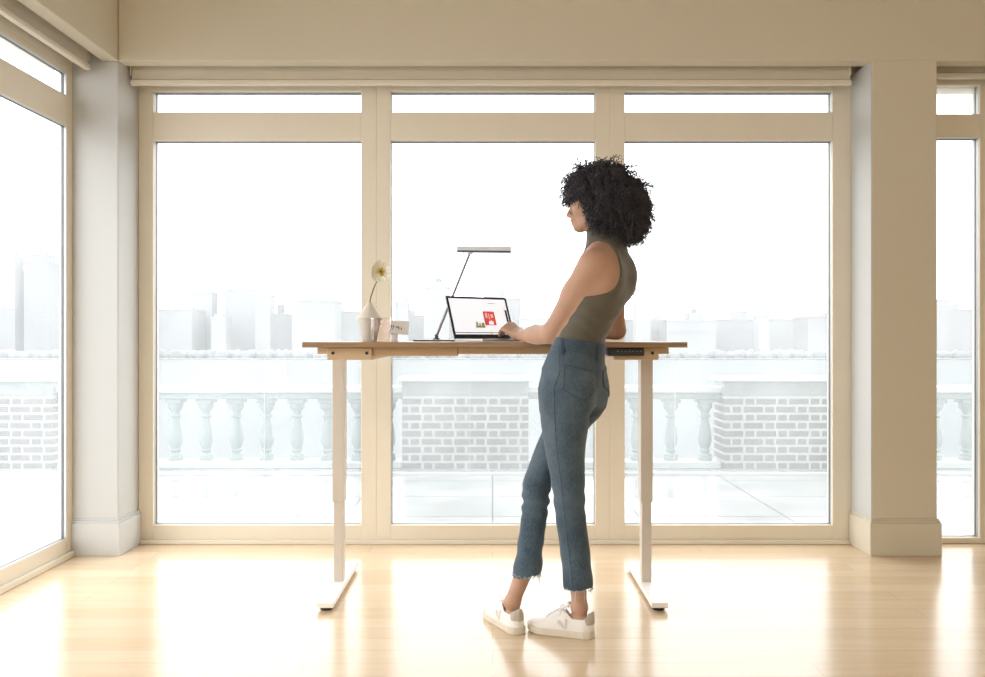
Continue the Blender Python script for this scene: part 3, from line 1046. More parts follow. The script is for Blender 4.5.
for k in range(70):
    a = rr_.uniform(0, 2 * PI)
    q = rr_.uniform(0.003, 0.021)
    d = (ux * math.cos(a) + uy * math.sin(a)) * q + nrm * rr_.uniform(0.010, 0.020)
    tube(b, [head + d * 0.15, head + d], [0.0006, 0.0012], 5)
obj('stamens', b, M_PISTIL, fl_, smooth=True)
b = B()
bmesh.ops.create_uvsphere(b, u_segments=12, v_segments=8, radius=0.0055, matrix=Matrix.Translation(head + nrm * 0.010))
obj('seed_pod', b, M_STEM, fl_, smooth=True)

b = B()
lathe(b, [(0, 0.0), (0.036, 0.0), (0.0385, 0.003), (0.0415, 0.05), (0.0425, 0.101), (0.0417, 0.1025), (0.0405, 0.101), (0.0395, 0.05), (0.036, 0.010), (0, 0.009)], 40)
tm = obj('tumbler', b, M_TUMBLER, smooth='auto')
tm.location = (-0.4716, 3.30, DT)
tag(tm, 'clear rosy glass tumbler in front of the vase', 'glass')

po = thing('power_outlet', 'small white power outlet block on a stand beside the tumbler', 'power outlet', (-0.415, 3.47, DT))
b = B(); box(b, -0.046, 0.042, -0.018, 0.018, 0.033, 0.094, 0.004, 2)
bmesh.ops.rotate(b, verts=b.verts, cent=(0, 0, 0.06), matrix=Matrix.Rotation(math.radians(4), 3, 'Y') @ Matrix.Rotation(math.radians(8), 3, 'Z'))
bmesh.ops.translate(b, verts=b.verts, vec=WLOC[po.name])
ob = obj('outlet_body', b, M_OUTLET, po)
for (x, z, w, h) in ((-0.037, 0.066, 0.004, 0.010), (-0.027, 0.066, 0.004, 0.008), (-0.032, 0.055, 0.004, 0.004), (-0.014, 0.064, 0.010, 0.004), (-0.003, 0.060, 0.003, 0.013), (0.008, 0.058, 0.003, 0.010)):
    b = B(); box(b, x, x + w, -0.0195, -0.0165, z - h / 2, z + h / 2)
    bmesh.ops.rotate(b, verts=b.verts, cent=(0, 0, 0.06), matrix=Matrix.Rotation(math.radians(4), 3, 'Y') @ Matrix.Rotation(math.radians(8), 3, 'Z'))
    bmesh.ops.translate(b, verts=b.verts, vec=WLOC[po.name])
    obj('socket_slot', b, M_BLACK, ob)
b = B(); lathe(b, [(0, 0), (0.018, 0), (0.018, 0.004), (0.0165, 0.006), (0.0165, 0.036), (0, 0.036)], 20, (po.location.x - 0.022, po.location.y, DT))
obj('outlet_stand', b, M_OUTLET, po, smooth='auto')

# ------------------------------------------------------------------ distance-field modelling for the figure
def arr(p):
    return np.array(p, dtype=np.float64)


def rcone(P, a, b, ra, rb):
    a, b = arr(a), arr(b)
    ab = b - a
    t = np.clip(((P - a) @ ab) / (ab @ ab), 0, 1)
    return np.linalg.norm(P - a - t[:, None] * ab, axis=1) - (ra + (rb - ra) * t)


def ellip(P, c, R, rad):
    q = (P - arr(c)) @ arr(R).T
    rad = arr(rad)
    k0 = np.linalg.norm(q / rad, axis=1)
    k1 = np.linalg.norm(q / (rad * rad), axis=1)
    return k0 * (k0 - 1) / np.maximum(k1, 1e-9)


def smin(a, b, k):
    h = np.maximum(k - np.abs(a - b), 0) / k
    return np.minimum(a, b) - h * h * k * 0.25


def smax(a, b, k):
    return -smin(-a, -b, k)


def pchip(zs, vs):
    """a dense smooth table"""
    zs, vs = np.array(zs, float), np.array(vs, float)
    h = np.diff(zs)
    d = np.diff(vs) / h
    m = np.zeros_like(vs)
    m[1:-1] = np.where(d[:-1] * d[1:] > 0, 2 * d[:-1] * d[1:] / (d[:-1] + d[1:] + 1e-12), 0)
    m[0], m[-1] = d[0], d[-1]
    zz = np.linspace(zs[0], zs[-1], 400)
    i = np.clip(np.searchsorted(zs, zz) - 1, 0, len(h) - 1)
    t = (zz - zs[i]) / h[i]
    v = (vs[i] * (1 + 2 * t) * (1 - t) ** 2 + m[i] * h[i] * t * (1 - t) ** 2 + vs[i + 1] * t * t * (3 - 2 * t) + m[i + 1] * h[i] * t * t * (t - 1))
    return zz, v


class Loft:
    """a body part lofted along z: rows are (z, x, y, half width along the left axis, half depth along the facing axis)"""

    def __init__(self, rows, yaw):
        rows = sorted(rows)
        z = [r[0] for r in rows]
        self.z0, self.z1 = z[0], z[-1]
        self.t = [pchip(z, [r[k] for r in rows]) for k in (1, 2, 3, 4)]
        self.F = arr((-math.cos(yaw), math.sin(yaw)))
        self.Lf = arr((-math.sin(yaw), -math.cos(yaw)))

    def coords(self, P):
        zz = P[:, 2]
        cx, cy, a, b = [np.interp(zz, *t) for t in self.t]
        dx, dy = P[:, 0] - cx, P[:, 1] - cy
        return dx * self.Lf[0] + dy * self.Lf[1], dx * self.F[0] + dy * self.F[1], a, b

    def __call__(self, P, off=0.0):
        l, f, a, b = self.coords(P)
        a, b = a + off, b + off
        k0 = np.sqrt((l / a) ** 2 + (f / b) ** 2)
        k1 = np.sqrt((l / a ** 2) ** 2 + (f / b ** 2) ** 2)
        d = np.where(k0 > 0.05, k0 * (k0 - 1) / np.maximum(k1, 1e-9), -np.minimum(a, b))
        return np.maximum(d, np.maximum(self.z0 - P[:, 2], P[:, 2] - self.z1))


def polygonize(fn, lo, hi, h, newton=2):
    """surface nets over the cells near the surface; returns vertices and quads"""
    lo, hi = arr(lo), arr(hi)
    C = 4
    n = np.ceil((hi - lo) / (h * C)).astype(int) + 1
    ax = [lo[k] + np.arange(n[k]) * h * C for k in range(3)]
    G = np.stack(np.meshgrid(*ax, indexing='ij'), -1).reshape(-1, 3)
    dc = np.concatenate([fn(g) for g in np.array_split(G, max(1, len(G) // 200000))]).reshape(n)
    near = np.abs(dc) < h * C * 3.2
    D = np.repeat(np.repeat(np.repeat(dc, C, 0), C, 1), C, 2).astype(np.float32)
    Mk = np.repeat(np.repeat(np.repeat(near, C, 0), C, 1), C, 2)
    idx = np.argwhere(Mk)
    vals = []
    for part_ in np.array_split(idx, max(1, len(idx) // 200000)):
        vals.append(fn(lo + part_ * h))
    D[Mk] = np.concatenate(vals)
    # the fine values outside the band keep only their sign
    S = D < 0
    sx, sy, sz = D.shape
    cs = np.zeros((sx - 1, sy - 1, sz - 1), np.uint8)
    for i in (0, 1):
        for j in (0, 1):
            for k in (0, 1):
                cs += S[i:sx - 1 + i, j:sy - 1 + j, k:sz - 1 + k]
    act = (cs > 0) & (cs < 8)
    cells = np.argwhere(act)
    vid = np.full(act.shape, -1, np.int64)
    vid[act] = np.arange(len(cells))
    corner = {}
    for i in (0, 1):
        for j in (0, 1):
            for k in (0, 1):
                corner[(i, j, k)] = D[cells[:, 0] + i, cells[:, 1] + j, cells[:, 2] + k]
    acc = np.zeros((len(cells), 3))
    cnt = np.zeros(len(cells))
    for a in corner:
        for d in range(3):
            if a[d] == 1:
                continue
            bb = list(a); bb[d] = 1
            va, vb = corner[a], corner[tuple(bb)]
            cr = (va < 0) != (vb < 0)
            t = np.where(cr, va / np.where(cr, va - vb, 1), 0)
            p = np.tile(arr(a), (len(cells), 1))
            p[:, d] += t
            acc[cr] += p[cr]
            cnt[cr] += 1
    V = lo + (cells + acc / np.maximum(cnt, 1)[:, None]) * h
    for _ in range(newton):
        e = h * 0.5
        g = np.stack([(fn(V + arr(v)) - fn(V - arr(v))) / (2 * e) for v in np.eye(3) * e], 1)
        gn = (g * g).sum(1)
        st = -fn(V)[:, None] * g / np.maximum(gn, 0.05)[:, None]
        ln = np.linalg.norm(st, axis=1)
        V = V + st * np.minimum(1, 0.5 * h / np.maximum(ln, 1e-9))[:, None]
    quads = []
    for d in range(3):
        sl0 = [slice(None)] * 3
        sl1 = [slice(None)] * 3
        sl0[d] = slice(0, -1)
        sl1[d] = slice(1, None)
        s0, s1 = S[tuple(sl0)], S[tuple(sl1)]
        e = np.argwhere(s0 != s1)
        o1, o2 = (d + 1) % 3, (d + 2) % 3
        ok = (e[:, o1] > 0) & (e[:, o2] > 0) & (e[:, o1] < act.shape[o1]) & (e[:, o2] < act.shape[o2])
        e = e[ok]
        inside = s0[tuple(e.T)]

        def cell(a, c):
            q = e.copy()
            q[:, o1] -= a
            q[:, o2] -= c
            return vid[tuple(q.T)]
        q = np.stack([cell(1, 1), cell(0, 1), cell(0, 0), cell(1, 0)], 1)
        q[~inside] = q[~inside][:, ::-1]
        quads.append(q)
    Q = np.concatenate(quads)
    Q = Q[(Q >= 0).all(1)]
    return V, Q


def mesh_np(name, V, Q, m, parent=None, origin=(0, 0, 0), smooth=True):
    V = np.asarray(V) - arr(origin)
    me = bpy.data.meshes.new(name)
    me.vertices.add(len(V))
    me.vertices.foreach_set('co', V.astype(np.float32).ravel())
    k = Q.shape[1]
    me.loops.add(len(Q) * k)
    me.loops.foreach_set('vertex_index', Q.astype(np.int32).ravel())
    me.polygons.add(len(Q))
    me.polygons.foreach_set('loop_start', np.arange(0, len(Q) * k, k, dtype=np.int32))
    me.polygons.foreach_set('loop_total', np.full(len(Q), k, dtype=np.int32))
    me.update(calc_edges=True)
    me.validate()
    return link(name, me, m, parent, smooth=smooth)


ORG = (0.30, 2.92, 0.0)
YAW = math.radians(30)
FW = arr((-math.cos(YAW), math.sin(YAW), 0))
LT = arr((-math.sin(YAW), -math.cos(YAW), 0))
UP = arr((0, 0, 1))
AX = arr((FW, LT, UP))
PC = arr((0.306, 2.930, 0.93))

TORSO = Loft([(0.84, 0.303, 2.932, 0.148, 0.090), (0.92, 0.305, 2.930, 0.158, 0.096), (0.97, 0.306, 2.930, 0.157, 0.096), (1.03, 0.315, 2.931, 0.140, 0.088),
              (1.09, 0.335, 2.933, 0.119, 0.078), (1.14, 0.360, 2.937, 0.116, 0.080), (1.20, 0.390, 2.941, 0.128, 0.087), (1.27, 0.408, 2.945, 0.143, 0.096),
              (1.33, 0.417, 2.948, 0.146, 0.094), (1.38, 0.424, 2.950, 0.128, 0.078), (1.415, 0.428, 2.951, 0.098, 0.064), (1.445, 0.430, 2.952, 0.066, 0.056), (1.48, 0.431, 2.952, 0.050, 0.05)], YAW)
LEGL = Loft([(0.10, 0.3165, 2.868, 0.0545, 0.0545), (0.173, 0.3150, 2.868, 0.0545, 0.0545), (0.3155, 0.302, 2.866, 0.0545, 0.0545), (0.451, 0.2850, 2.865, 0.056, 0.056), (0.568, 0.2765, 2.862, 0.062, 0.0625),
             (0.685, 0.2660, 2.86, 0.072, 0.074), (0.79, 0.264, 2.856, 0.083, 0.089), (0.90, 0.262, 2.853, 0.083, 0.096), (0.97, 0.275, 2.87, 0.07, 0.08)], YAW)
LEGR = Loft([(0.12, 0.112, 2.93, 0.054, 0.054), (0.203, 0.1290, 2.937, 0.055, 0.055), (0.306, 0.1430, 2.955, 0.0485, 0.0485), (0.4585, 0.1640, 2.975, 0.0505, 0.0505), (0.52, 0.1680, 2.98, 0.0545, 0.055),
             (0.615, 0.2090, 2.985, 0.066, 0.067), (0.74, 0.280, 3.0, 0.082, 0.086), (0.81, 0.320, 3.002, 0.085, 0.092), (0.90, 0.346, 3.005, 0.083, 0.09), (0.97, 0.34, 2.99, 0.07, 0.08)], YAW)

SHL, ELL, WRL = arr((0.360, 2.825, 1.362)), arr((0.2205, 2.93, 1.110)), arr((0.1065, 3.140, 1.1025))
SHR, ELR, WRR = arr((0.468, 3.09, 1.362)), arr((0.515, 3.235, 1.124)), arr((0.264, 3.345, 1.118))


def nz(v):
    v = arr(v)
    return v / np.linalg.norm(v)


def hand_prims(W, d, n, side, curl, spread=0.05):
    """capsules of a hand: W wrist, d toward the knuckles, n out of the back of the hand, side = thumb side; returns palm, fingers"""
    d, n = nz(d), nz(n)
    n = nz(n - d * (n @ d))
    s = np.cross(d, n)
    if s @ arr(side) < 0:
        s = -s
    palm, fing = [], []
    L_ = [0.068, 0.076, 0.070, 0.055]
    off = [0.026, 0.009, -0.009, -0.025]
    ln = [0.080, 0.083, 0.079, 0.072]
    rr = [0.0082, 0.0085, 0.0080, 0.0070]
    for k in range(4):
        K = W + d * ln[k] + s * off[k] + n * (0.002 - 0.004 * abs(k - 1.2) / 2)
        palm.append((W + d * 0.012 + s * off[k] * 0.55, K, 0.0150, 0.0115))
        dd = nz(d + s * (off[k] * spread / 0.02))
        p = K
        ang = 0.0
        for seg, fr in enumerate((0.46, 0.30, 0.24)):
            ang += curl[k][seg]
            v = dd * math.cos(ang) - n * math.sin(ang)
            q = p + v * L_[k] * fr
            r0 = rr[k] * (1 - 0.09 * seg)
            fing.append((p, q, r0, r0 * 0.91))
            p = q
    # thumb from the side of the palm near its base
    t0 = W + d * 0.022 + s * 0.020 - n * 0.004
    t1 = t0 + nz(d * 0.70 + s * 0.62 - n * 0.30) * 0.040
    t2 = t1 + nz(d * 0.92 + s * 0.15 - n * 0.35) * 0.030
    t3 = t2 + nz(d * 0.95 - s * 0.05 - n * 0.42) * 0.024
    palm.append((t0, t1, 0.0145, 0.0105))
    fing += [(t1, t2, 0.0102, 0.0092), (t2, t3, 0.0092, 0.0075)]
    return palm, fing


palmL, fingL = hand_prims(WRL, (-0.56, 0.70, 0.48), (-0.10, -0.35, 1.0), (1, 0.3, 0), [(0.66, 0.50, 0.34), (0.74, 0.48, 0.30), (0.72, 0.48, 0.34), (0.72, 0.48, 0.34)])
palmR, fingR = hand_prims(WRR, (-0.92, 0.34, 0.22), (-0.05, 0.1, 1.0), (-0.4, -0.9, 0), [(0.42, 0.52, 0.40), (0.48, 0.50, 0.34), (0.48, 0.52, 0.36), (0.42, 0.50, 0.40)])

# head frame
HC = arr((0.391, 2.952, 1.635))
HY, HPITCH = math.radians(18), math.radians(7)
hf0 = arr((-math.cos(HY), math.sin(HY), 0))
HL = arr((-math.sin(HY), -math.cos(HY), 0))
HF = hf0 * math.cos(HPITCH) - UP * math.sin(HPITCH)
HU = np.cross(HF, HL)
HU = HU if HU[2] > 0 else -HU
HAX = arr((HF, HL, HU))


def hp(f, l, u):
    return HC + HF * f + HL * l + HU * u


def head_field(P):
    d = ellip(P, hp(-0.004, 0, 0.014), HAX, (0.094, 0.075, 0.096))
    d = smin(d, ellip(P, hp(0.034, 0, -0.050), HAX, (0.060, 0.056, 0.076)), 0.035)
    d = smin(d, rcone(P, hp(0.012, 0.044, -0.085), hp(0.070, 0.012, -0.112), 0.017, 0.015), 0.025)
    d = smin(d, rcone(P, hp(0.012, -0.044, -0.085), hp(0.070, -0.012, -0.112), 0.017, 0.015), 0.025)
    d = smin(d, ellip(P, hp(0.084, 0, -0.114), HAX, (0.016, 0.020, 0.014)), 0.018)
    for s in (-1, 1):
        d = smin(d, ellip(P, hp(0.054, 0.036 * s, -0.052), HAX, (0.024, 0.020, 0.018)), 0.022)          # cheek
        d = smin(d, rcone(P, hp(0.086, 0.012 * s, -0.004), hp(0.074, 0.042 * s, -0.006), 0.008, 0.007), 0.014)   # brow
        d = smax(d, -ellip(P, hp(0.094, 0.031 * s, -0.024), HAX, (0.016, 0.016, 0.009)), 0.010)       # eye hollow
        d = smin(d, rcone(P, hp(0.081, 0.020 * s, -0.0205), hp(0.078, 0.043 * s, -0.0215), 0.0032, 0.0028), 0.003)  # upper lid
        d = smin(d, ellip(P, hp(-0.004, 0.073 * s, -0.032), HAX, (0.018, 0.009, 0.030)), 0.008)          # ear
        d = smin(d, ellip(P, hp(0.100, 0.011 * s, -0.066), HAX, (0.009, 0.007, 0.006)), 0.007)           # nostril wing
    d = smin(d, rcone(P, hp(0.087, 0, -0.016), hp(0.112, 0, -0.058), 0.0065, 0.0092), 0.012)
    d = smin(d, ellip(P, hp(0.110, 0, -0.062), HAX, (0.010, 0.011, 0.0085)), 0.008)
    d = smin(d, ellip(P, hp(0.090, 0, -0.080), HAX, (0.0135, 0.022, 0.016)), 0.012)
    d = smin(d, ellip(P, hp(0.088, 0, -0.098), HAX, (0.0125, 0.022, 0.014)), 0.012)
    d = smin(d, ellip(P, hp(0.0985, 0, -0.0845), HAX, (0.0105, 0.022, 0.0055)), 0.006)
    d = smin(d, ellip(P, hp(0.0965, 0, -0.0955), HAX, (0.0105, 0.020, 0.0065)), 0.006)
    return d


def capsules(P, prims, k):
    d = None
    for a, b_, ra, rb in prims:
        e = rcone(P, a, b_, ra, rb)
        d = e if d is None else (smin(d, e, k) if k else np.minimum(d, e))
    return d


FORE = pchip([0, 0.2, 0.42, 0.72, 1.0], [0.0335, 0.0368, 0.0362, 0.0270, 0.0205])


def arm_field(P, SH, EL, WR, palm, fing, sag=0.0):
    ua = EL - SH
    d = rcone(P, SH, SH + ua * 0.45, 0.0475, 0.0435)
    d = smin(d, rcone(P, SH + ua * 0.4, EL, 0.043, 0.0345), 0.02)
    fa = WR - EL
    t = np.clip(((P - EL) @ fa) / (fa @ fa), 0, 1)
    c = EL + t[:, None] * fa + UP * (sag * 4 * t * (1 - t))[:, None]
    r = np.interp(t, *FORE)
    d = smin(d, np.linalg.norm(P - c, axis=1) - r, 0.022)
    h = capsules(P, palm, 0.012)
    d = smin(d, h, 0.02)
    f = capsules(P, fing, 0.0)
    return smin(d, f, 0.006)


def neck_field(P, off=0.0):
    return rcone(P, (0.434, 2.953, 1.40), (0.408, 2.952, 1.565), 0.054 + off, 0.048 + off)


def shoulders_field(P, off=0.0):
    d = rcone(P, (0.428, 2.951, 1.445), SHL + arr((0.02, 0.03, 0.012)), 0.042 + off, 0.044 + off)
    return smin(d, rcone(P, (0.432, 2.951, 1.445), SHR + arr((-0.005, -0.03, 0.012)), 0.042 + off, 0.044 + off), 0.02)


def bust_field(P, off=0.0):
    d = None
    for s in (-1, 1):
        c = arr((0.408, 2.945, 1.255)) + FW * 0.066 + LT * 0.068 * s
        e = ellip(P, c, AX, (0.052 + off, 0.056 + off, 0.058 + off))
        d = e if d is None else np.minimum(d, e)
    return d


def scapula_field(P, off=0.0):
    d = None
    for s in (-1, 1):
        c = arr((0.421, 2.948, 1.325)) - FW * 0.045 + LT * 0.086 * s
        e = ellip(P, c, AX, (0.042 + off, 0.050 + off, 0.075 + off))
        d = e if d is None else np.minimum(d, e)
    return d


def torso_field(P, off=0.0):
    d = TORSO(P, off)
    d = smin(d, bust_field(P, off), 0.04)
    d = smin(d, scapula_field(P, off), 0.05)
    d = smin(d, shoulders_field(P, off), 0.05)
    return smin(d, neck_field(P, off), 0.04)


def foot_prims(heel, dr):
    h, d = arr(heel), nz(dr)
    return [(h + d * 0.04 + UP * 0.052, h + d * 0.03 + UP * 0.045, 0.026, 0.024), (h + d * 0.05 + UP * 0.06, h + d * 0.15 + UP * 0.040, 0.024, 0.018), (h + d * 0.16 + UP * 0.040, h + d * 0.215 + UP * 0.034, 0.018, 0.010)]


HEELL, DIRL = (0.365, 2.846, 0), (-0.93, 0.37, 0)
HEELR, DIRR = (0.100, 2.876, 0), (-0.45, 0.893, 0)
ANL, ANR = arr((0.3185, 2.8645, 0.105)), arr((0.074, 2.917, 0.105))


CALF = {id(LEGL): arr((0.3105, 2.866, 0.25)), id(LEGR): arr((0.133, 2.943, 0.25))}


def body_field(P):
    d = smin(torso_field(P), head_field(P), 0.02)
    d = smin(d, arm_field(P, SHL, ELL, WRL, palmL, fingL, -0.004), 0.03)
    d = smin(d, arm_field(P, SHR, ELR, WRR, palmR, fingR), 0.03)
    for LG, AN, hl, dr, knee in ((LEGL, ANL, HEELL, DIRL, arr((0.281, 2.864, 0.47))), (LEGR, ANR, HEELR, DIRR, arr((0.165, 2.976, 0.47)))):
        th = np.maximum(LG(P, -0.016), 0.235 - P[:, 2])
        lo = rcone(P, CALF[id(LG)], AN, 0.0345, 0.0270)
        lo = smin(lo, ellip(P, AN, np.eye(3), (0.031, 0.031, 0.026)), 0.015)
        lo = smin(lo, capsules(P, foot_prims(hl, dr), 0.02), 0.02)
        d = smin(d, smin(th, lo, 0.02), 0.03)
    return d


V, Q = polygonize(body_field, (-0.12, 2.66, 0.0), (0.66, 3.58, 1.76), 0.0036)
person = mesh_np('person', V, Q, M_SKIN, origin=ORG)
person.location = ORG
WLOC[person.name] = Vector(ORG)
tag(person, 'woman with dark curls, olive sleeveless top and blue jeans typing at the desk', 'person')

# ---- eyes and lips
for s in (-1, 1):
    b = B()
    bmesh.ops.create_uvsphere(b, u_segments=16, v_segments=10, radius=0.0105, matrix=Matrix.Translation(Vector(hp(0.0735, 0.031 * s, -0.0255))))
    ey = obj('eye', b, M_EYE, person, smooth=True)
    WLOC[ey.name] = Vector(ORG)
    b = B()
    bmesh.ops.create_uvsphere(b, u_segments=14, v_segments=8, radius=0.0058, matrix=Matrix.Translation(Vector(hp(0.0792, 0.031 * s, -0.0262))))
    obj('iris', b, M_HAIR, ey, smooth=True)
    b = B(); tube(b, [Vector(hp(0.0915 - 0.0035 * t * t * 3, (0.016 + 0.015 * t) * s, 0.002 + 0.004 * t - 0.003 * t * t)) for t in (0, 0.5, 1.0, 1.5, 1.9)], [0.002, 0.0026, 0.0026, 0.002, 0.001], 6)
    obj('eyebrow', b, M_HAIR, person, smooth=True)


def lip_field(P):
    d = smin(ellip(P, hp(0.0992, 0, -0.0845), HAX, (0.0108, 0.0215, 0.0052)), ellip(P, hp(0.0972, 0, -0.0955), HAX, (0.0108, 0.0195, 0.0062)), 0.004)
    return d


V, Q = polygonize(lip_field, HC + arr((-0.15, -0.02, -0.13)), HC + arr((-0.05, 0.09, -0.06)), 0.0012, 1)
mesh_np('lip', V, Q, M_LIP, person, origin=ORG)

# ---- sleeveless top
def top_field(P):
    d = torso_field(P, 0.0055)
    d = d + 0.0013 * np.sin(P[:, 2] * 115 + 2.2 * np.sin(P[:, 0] * 24 + P[:, 1] * 17) + 30 * (P[:, 0] - 0.35)) * np.clip((1.26 - P[:, 2]) / 0.1, 0, 1)
    l, f, a, bb = TORSO.coords(np.clip(P, [-9, -9, 1.05], [9, 9, 1.44]))
    al = np.where(l > 0, l - 0.207, -l - 0.232)
    cz = np.abs(P[:, 2] - 1.370) / 0.132
    cut = np.where(al > 0, cz - 1, ((np.abs(al) / 0.128) ** 3.4 + cz ** 3.4) ** (1 / 3.4) - 1) * 0.13
    d = smax(d, -cut, 0.004)
    d = smax(d, P[:, 2] - (1.497 - 0.25 * (P[:, 0] - 0.42)), 0.004)
    return np.maximum(d, 1.045 - P[:, 2])


V, Q = polygonize(top_field, (0.18, 2.72, 1.02), (0.62, 3.18, 1.54), 0.0034)
mesh_np('sleeveless_top', V, Q, M_TOP, person, origin=ORG)

# ---- jeans
def zwaist(P):
    return 1.080 - 0.15 * (P[:, 0] - 0.335)


def buttock(P):
    d = None
    for s in (-1, 1):
        c = PC + arr((0.0, 0.0, -0.052)) - FW * 0.029 + LT * 0.070 * s
        e = ellip(P, c, AX, (0.070, 0.072, 0.098))
        d = e if d is None else smin(d, e, 0.015)
    return d


def jeans_raw(P):
    x, y, z = P[:, 0], P[:, 1], P[:, 2]
    pel = np.maximum(TORSO(P, 0.009), z - 1.2)
    pel = smin(pel, buttock(P), 0.03)
    lg = LEGL(P)
    rg = LEGR(P)
    # soft creases behind the knees and at the hems
    lg = lg + 0.0022 * np.sin(z * 95 + 40 * x) * np.exp(-((z - 0.50) / 0.07) ** 2) + 0.0014 * np.sin(z * 60 + 50 * y) * np.exp(-((z - 0.25) / 0.09) ** 2)
    rg = rg + 0.0042 * np.sin(z * 130 + 30 * x) * np.exp(-((z - 0.47) / 0.05) ** 2) + 0.0020 * np.sin(z * 70 + 45 * y) * np.exp(-((z - 0.27) / 0.09) ** 2)
    d = smin(smin(pel, lg, 0.03), rg, 0.03)
    d = np.minimum(d, smin(lg, rg, 0.008))
    fold = 0.004 * np.exp(-((z - 0.80 - 0.25 * (x - 0.32)) / 0.012) ** 2) * np.clip((x - 0.27) / 0.05, 0, 1) * (y < 2.95)
    return d + fold


def fray(P):
    return 0.0012 * np.sin(P[:, 0] * 330 + P[:, 1] * 290) + 0.0012 * np.sin(P[:, 0] * 610 - P[:, 1] * 470) + 0.0016 * np.sin(P[:, 0] * 90 + P[:, 1] * 70)


def hemz(P):
    near_l = LEGL(P) < LEGR(P)
    return np.where(near_l, 0.178 + 0.10 * (P[:, 0] - 0.315) - 0.05 * (P[:, 1] - 2.868), 0.206 - 0.12 * (P[:, 0] - 0.129) * -1) + fray(P)


def jeans_field(P):
    r = jeans_raw(P)
    d = np.maximum(r, P[:, 2] - zwaist(P))
    d = np.maximum(d, hemz(P) - P[:, 2])
    hollow = np.maximum(-(r + 0.006), np.where(P[:, 2] < 0.30, -1.0, P[:, 2] - 0.30))
    return np.where(P[:, 2] < 0.30, np.maximum(d, -(r + 0.005)), d)


JLO, JHI = (0.02, 2.72, 0.13), (0.52, 3.14, 1.13)
V, Q = polygonize(jeans_field, JLO, JHI, 0.0034)
jeans = mesh_np('jeans', V, Q, M_DENIM, person, origin=ORG)
tag(jeans, 'faded blue cropped jeans with frayed hems')
WLOC[jeans.name] = Vector(ORG)


def shell(field, region, thick, sink=0.003):
    def f(P):
        r = field(P)
        return np.maximum(np.maximum(r - thick, -(r + sink)), region(P))
    return f


def convex(poly):
    """signed distance to a convex polygon in x, z (counter-clockwise or not)"""
    poly = [arr(p) for p in poly]
    c = sum(poly) / len(poly)

    def f(P):
        d = None
        for k in range(len(poly)):
            a, b_ = poly[k], poly[(k + 1) % len(poly)]
            n = arr((b_[1] - a[1], a[0] - b_[0]))
            n = n / np.linalg.norm(n)
            if (c - a) @ n > 0:
                n = -n
            e = (P[:, 0] - a[0]) * n[0] + (P[:, 2] - a[1]) * n[1]
            d = e if d is None else np.maximum(d, e)
        return d
    return f


def mirror(P):
    l = (P - PC) @ LT
    return P - 2 * l[:, None] * LT


POCK = convex([(0.258, 0.998), (0.384, 0.968), (0.381, 0.910), (0.328, 0.866), (0.249, 0.908)])
front = lambda P: P[:, 1] - 2.93
for nm, mir in (('back_pocket', False), ('back_pocket', True)):
    def reg(P, mir=mir):
        R_ = mirror(P) if mir else P
        return np.maximum(POCK(R_), front(R_))
    V, Q = polygonize(shell(jeans_raw, reg, 0.0028), (0.20, 2.72, 0.84), (0.50, 3.14, 1.02), 0.0022, 1)
    mesh_np(nm, V, Q, M_DENIM, jeans, origin=ORG)

    def edge(P, mir=mir):
        R_ = mirror(P) if mir else P
        k = POCK(R_)
        return np.maximum(np.maximum(np.abs(k + 0.0015) - 0.0016, front(R_)), -0.005 - k)
    V, Q = polygonize(shell(jeans_raw, edge, 0.0036), (0.20, 2.72, 0.84), (0.50, 3.14, 1.02), 0.0016, 1)
    mesh_np('pocket_stitching', V, Q, M_DENIM2, jeans, origin=ORG)
# stitched yoke line under the waistband and the outer seam of the near leg
V, Q = polygonize(shell(lambda P: jeans_raw(P), lambda P: np.maximum(P[:, 2] - zwaist(P) - 0.001, zwaist(P) - 0.038 - P[:, 2]), 0.0032), (0.18, 2.76, 1.0), (0.50, 3.12, 1.13), 0.0024, 1)
mesh_np('waistband', V, Q, M_DENIM, jeans, origin=ORG)
for (x, y0, y1) in ((562.0, 338, 354), (598.0, 345, 361), (545.5, 339, 353)):
    X = at(x, 0, 2.83)[0]
    za, zb_ = at(0, y0, 2.83)[2], at(0, y1, 2.83)[2]
    rg = lambda P, X=X, za=za, zb_=zb_: np.maximum(np.maximum(np.abs(P[:, 0] - X) - 0.0058, front(P)), np.maximum(P[:, 2] - za, zb_ - P[:, 2]))
    V, Q = polygonize(shell(jeans_raw, rg, 0.0062), (X - 0.03, 2.70, 0.98), (X + 0.03, 2.95, 1.11), 0.0018, 1)
    if len(Q):
        mesh_np('belt_loop', V, Q, M_DENIM2, jeans, origin=ORG)


def seam_reg(P):
    l, f, a, bb = LEGL.coords(P)
    cx = np.interp(P[:, 2], *LEGL.t[0])
    rr = 0.5 * (a + bb)
    return np.maximum(np.maximum(np.abs((P[:, 0] - cx) / rr + 0.50) * rr - 0.0028, P[:, 1] - 2.855), np.maximum(P[:, 2] - 1.055, 0.186 - P[:, 2]))


V, Q = polygonize(shell(jeans_raw, seam_reg, 0.0016), (0.15, 2.72, 0.14), (0.40, 2.90, 1.05), 0.0022, 1)
mesh_np('outer_seam', V, Q, M_SEAM, jeans, origin=ORG)
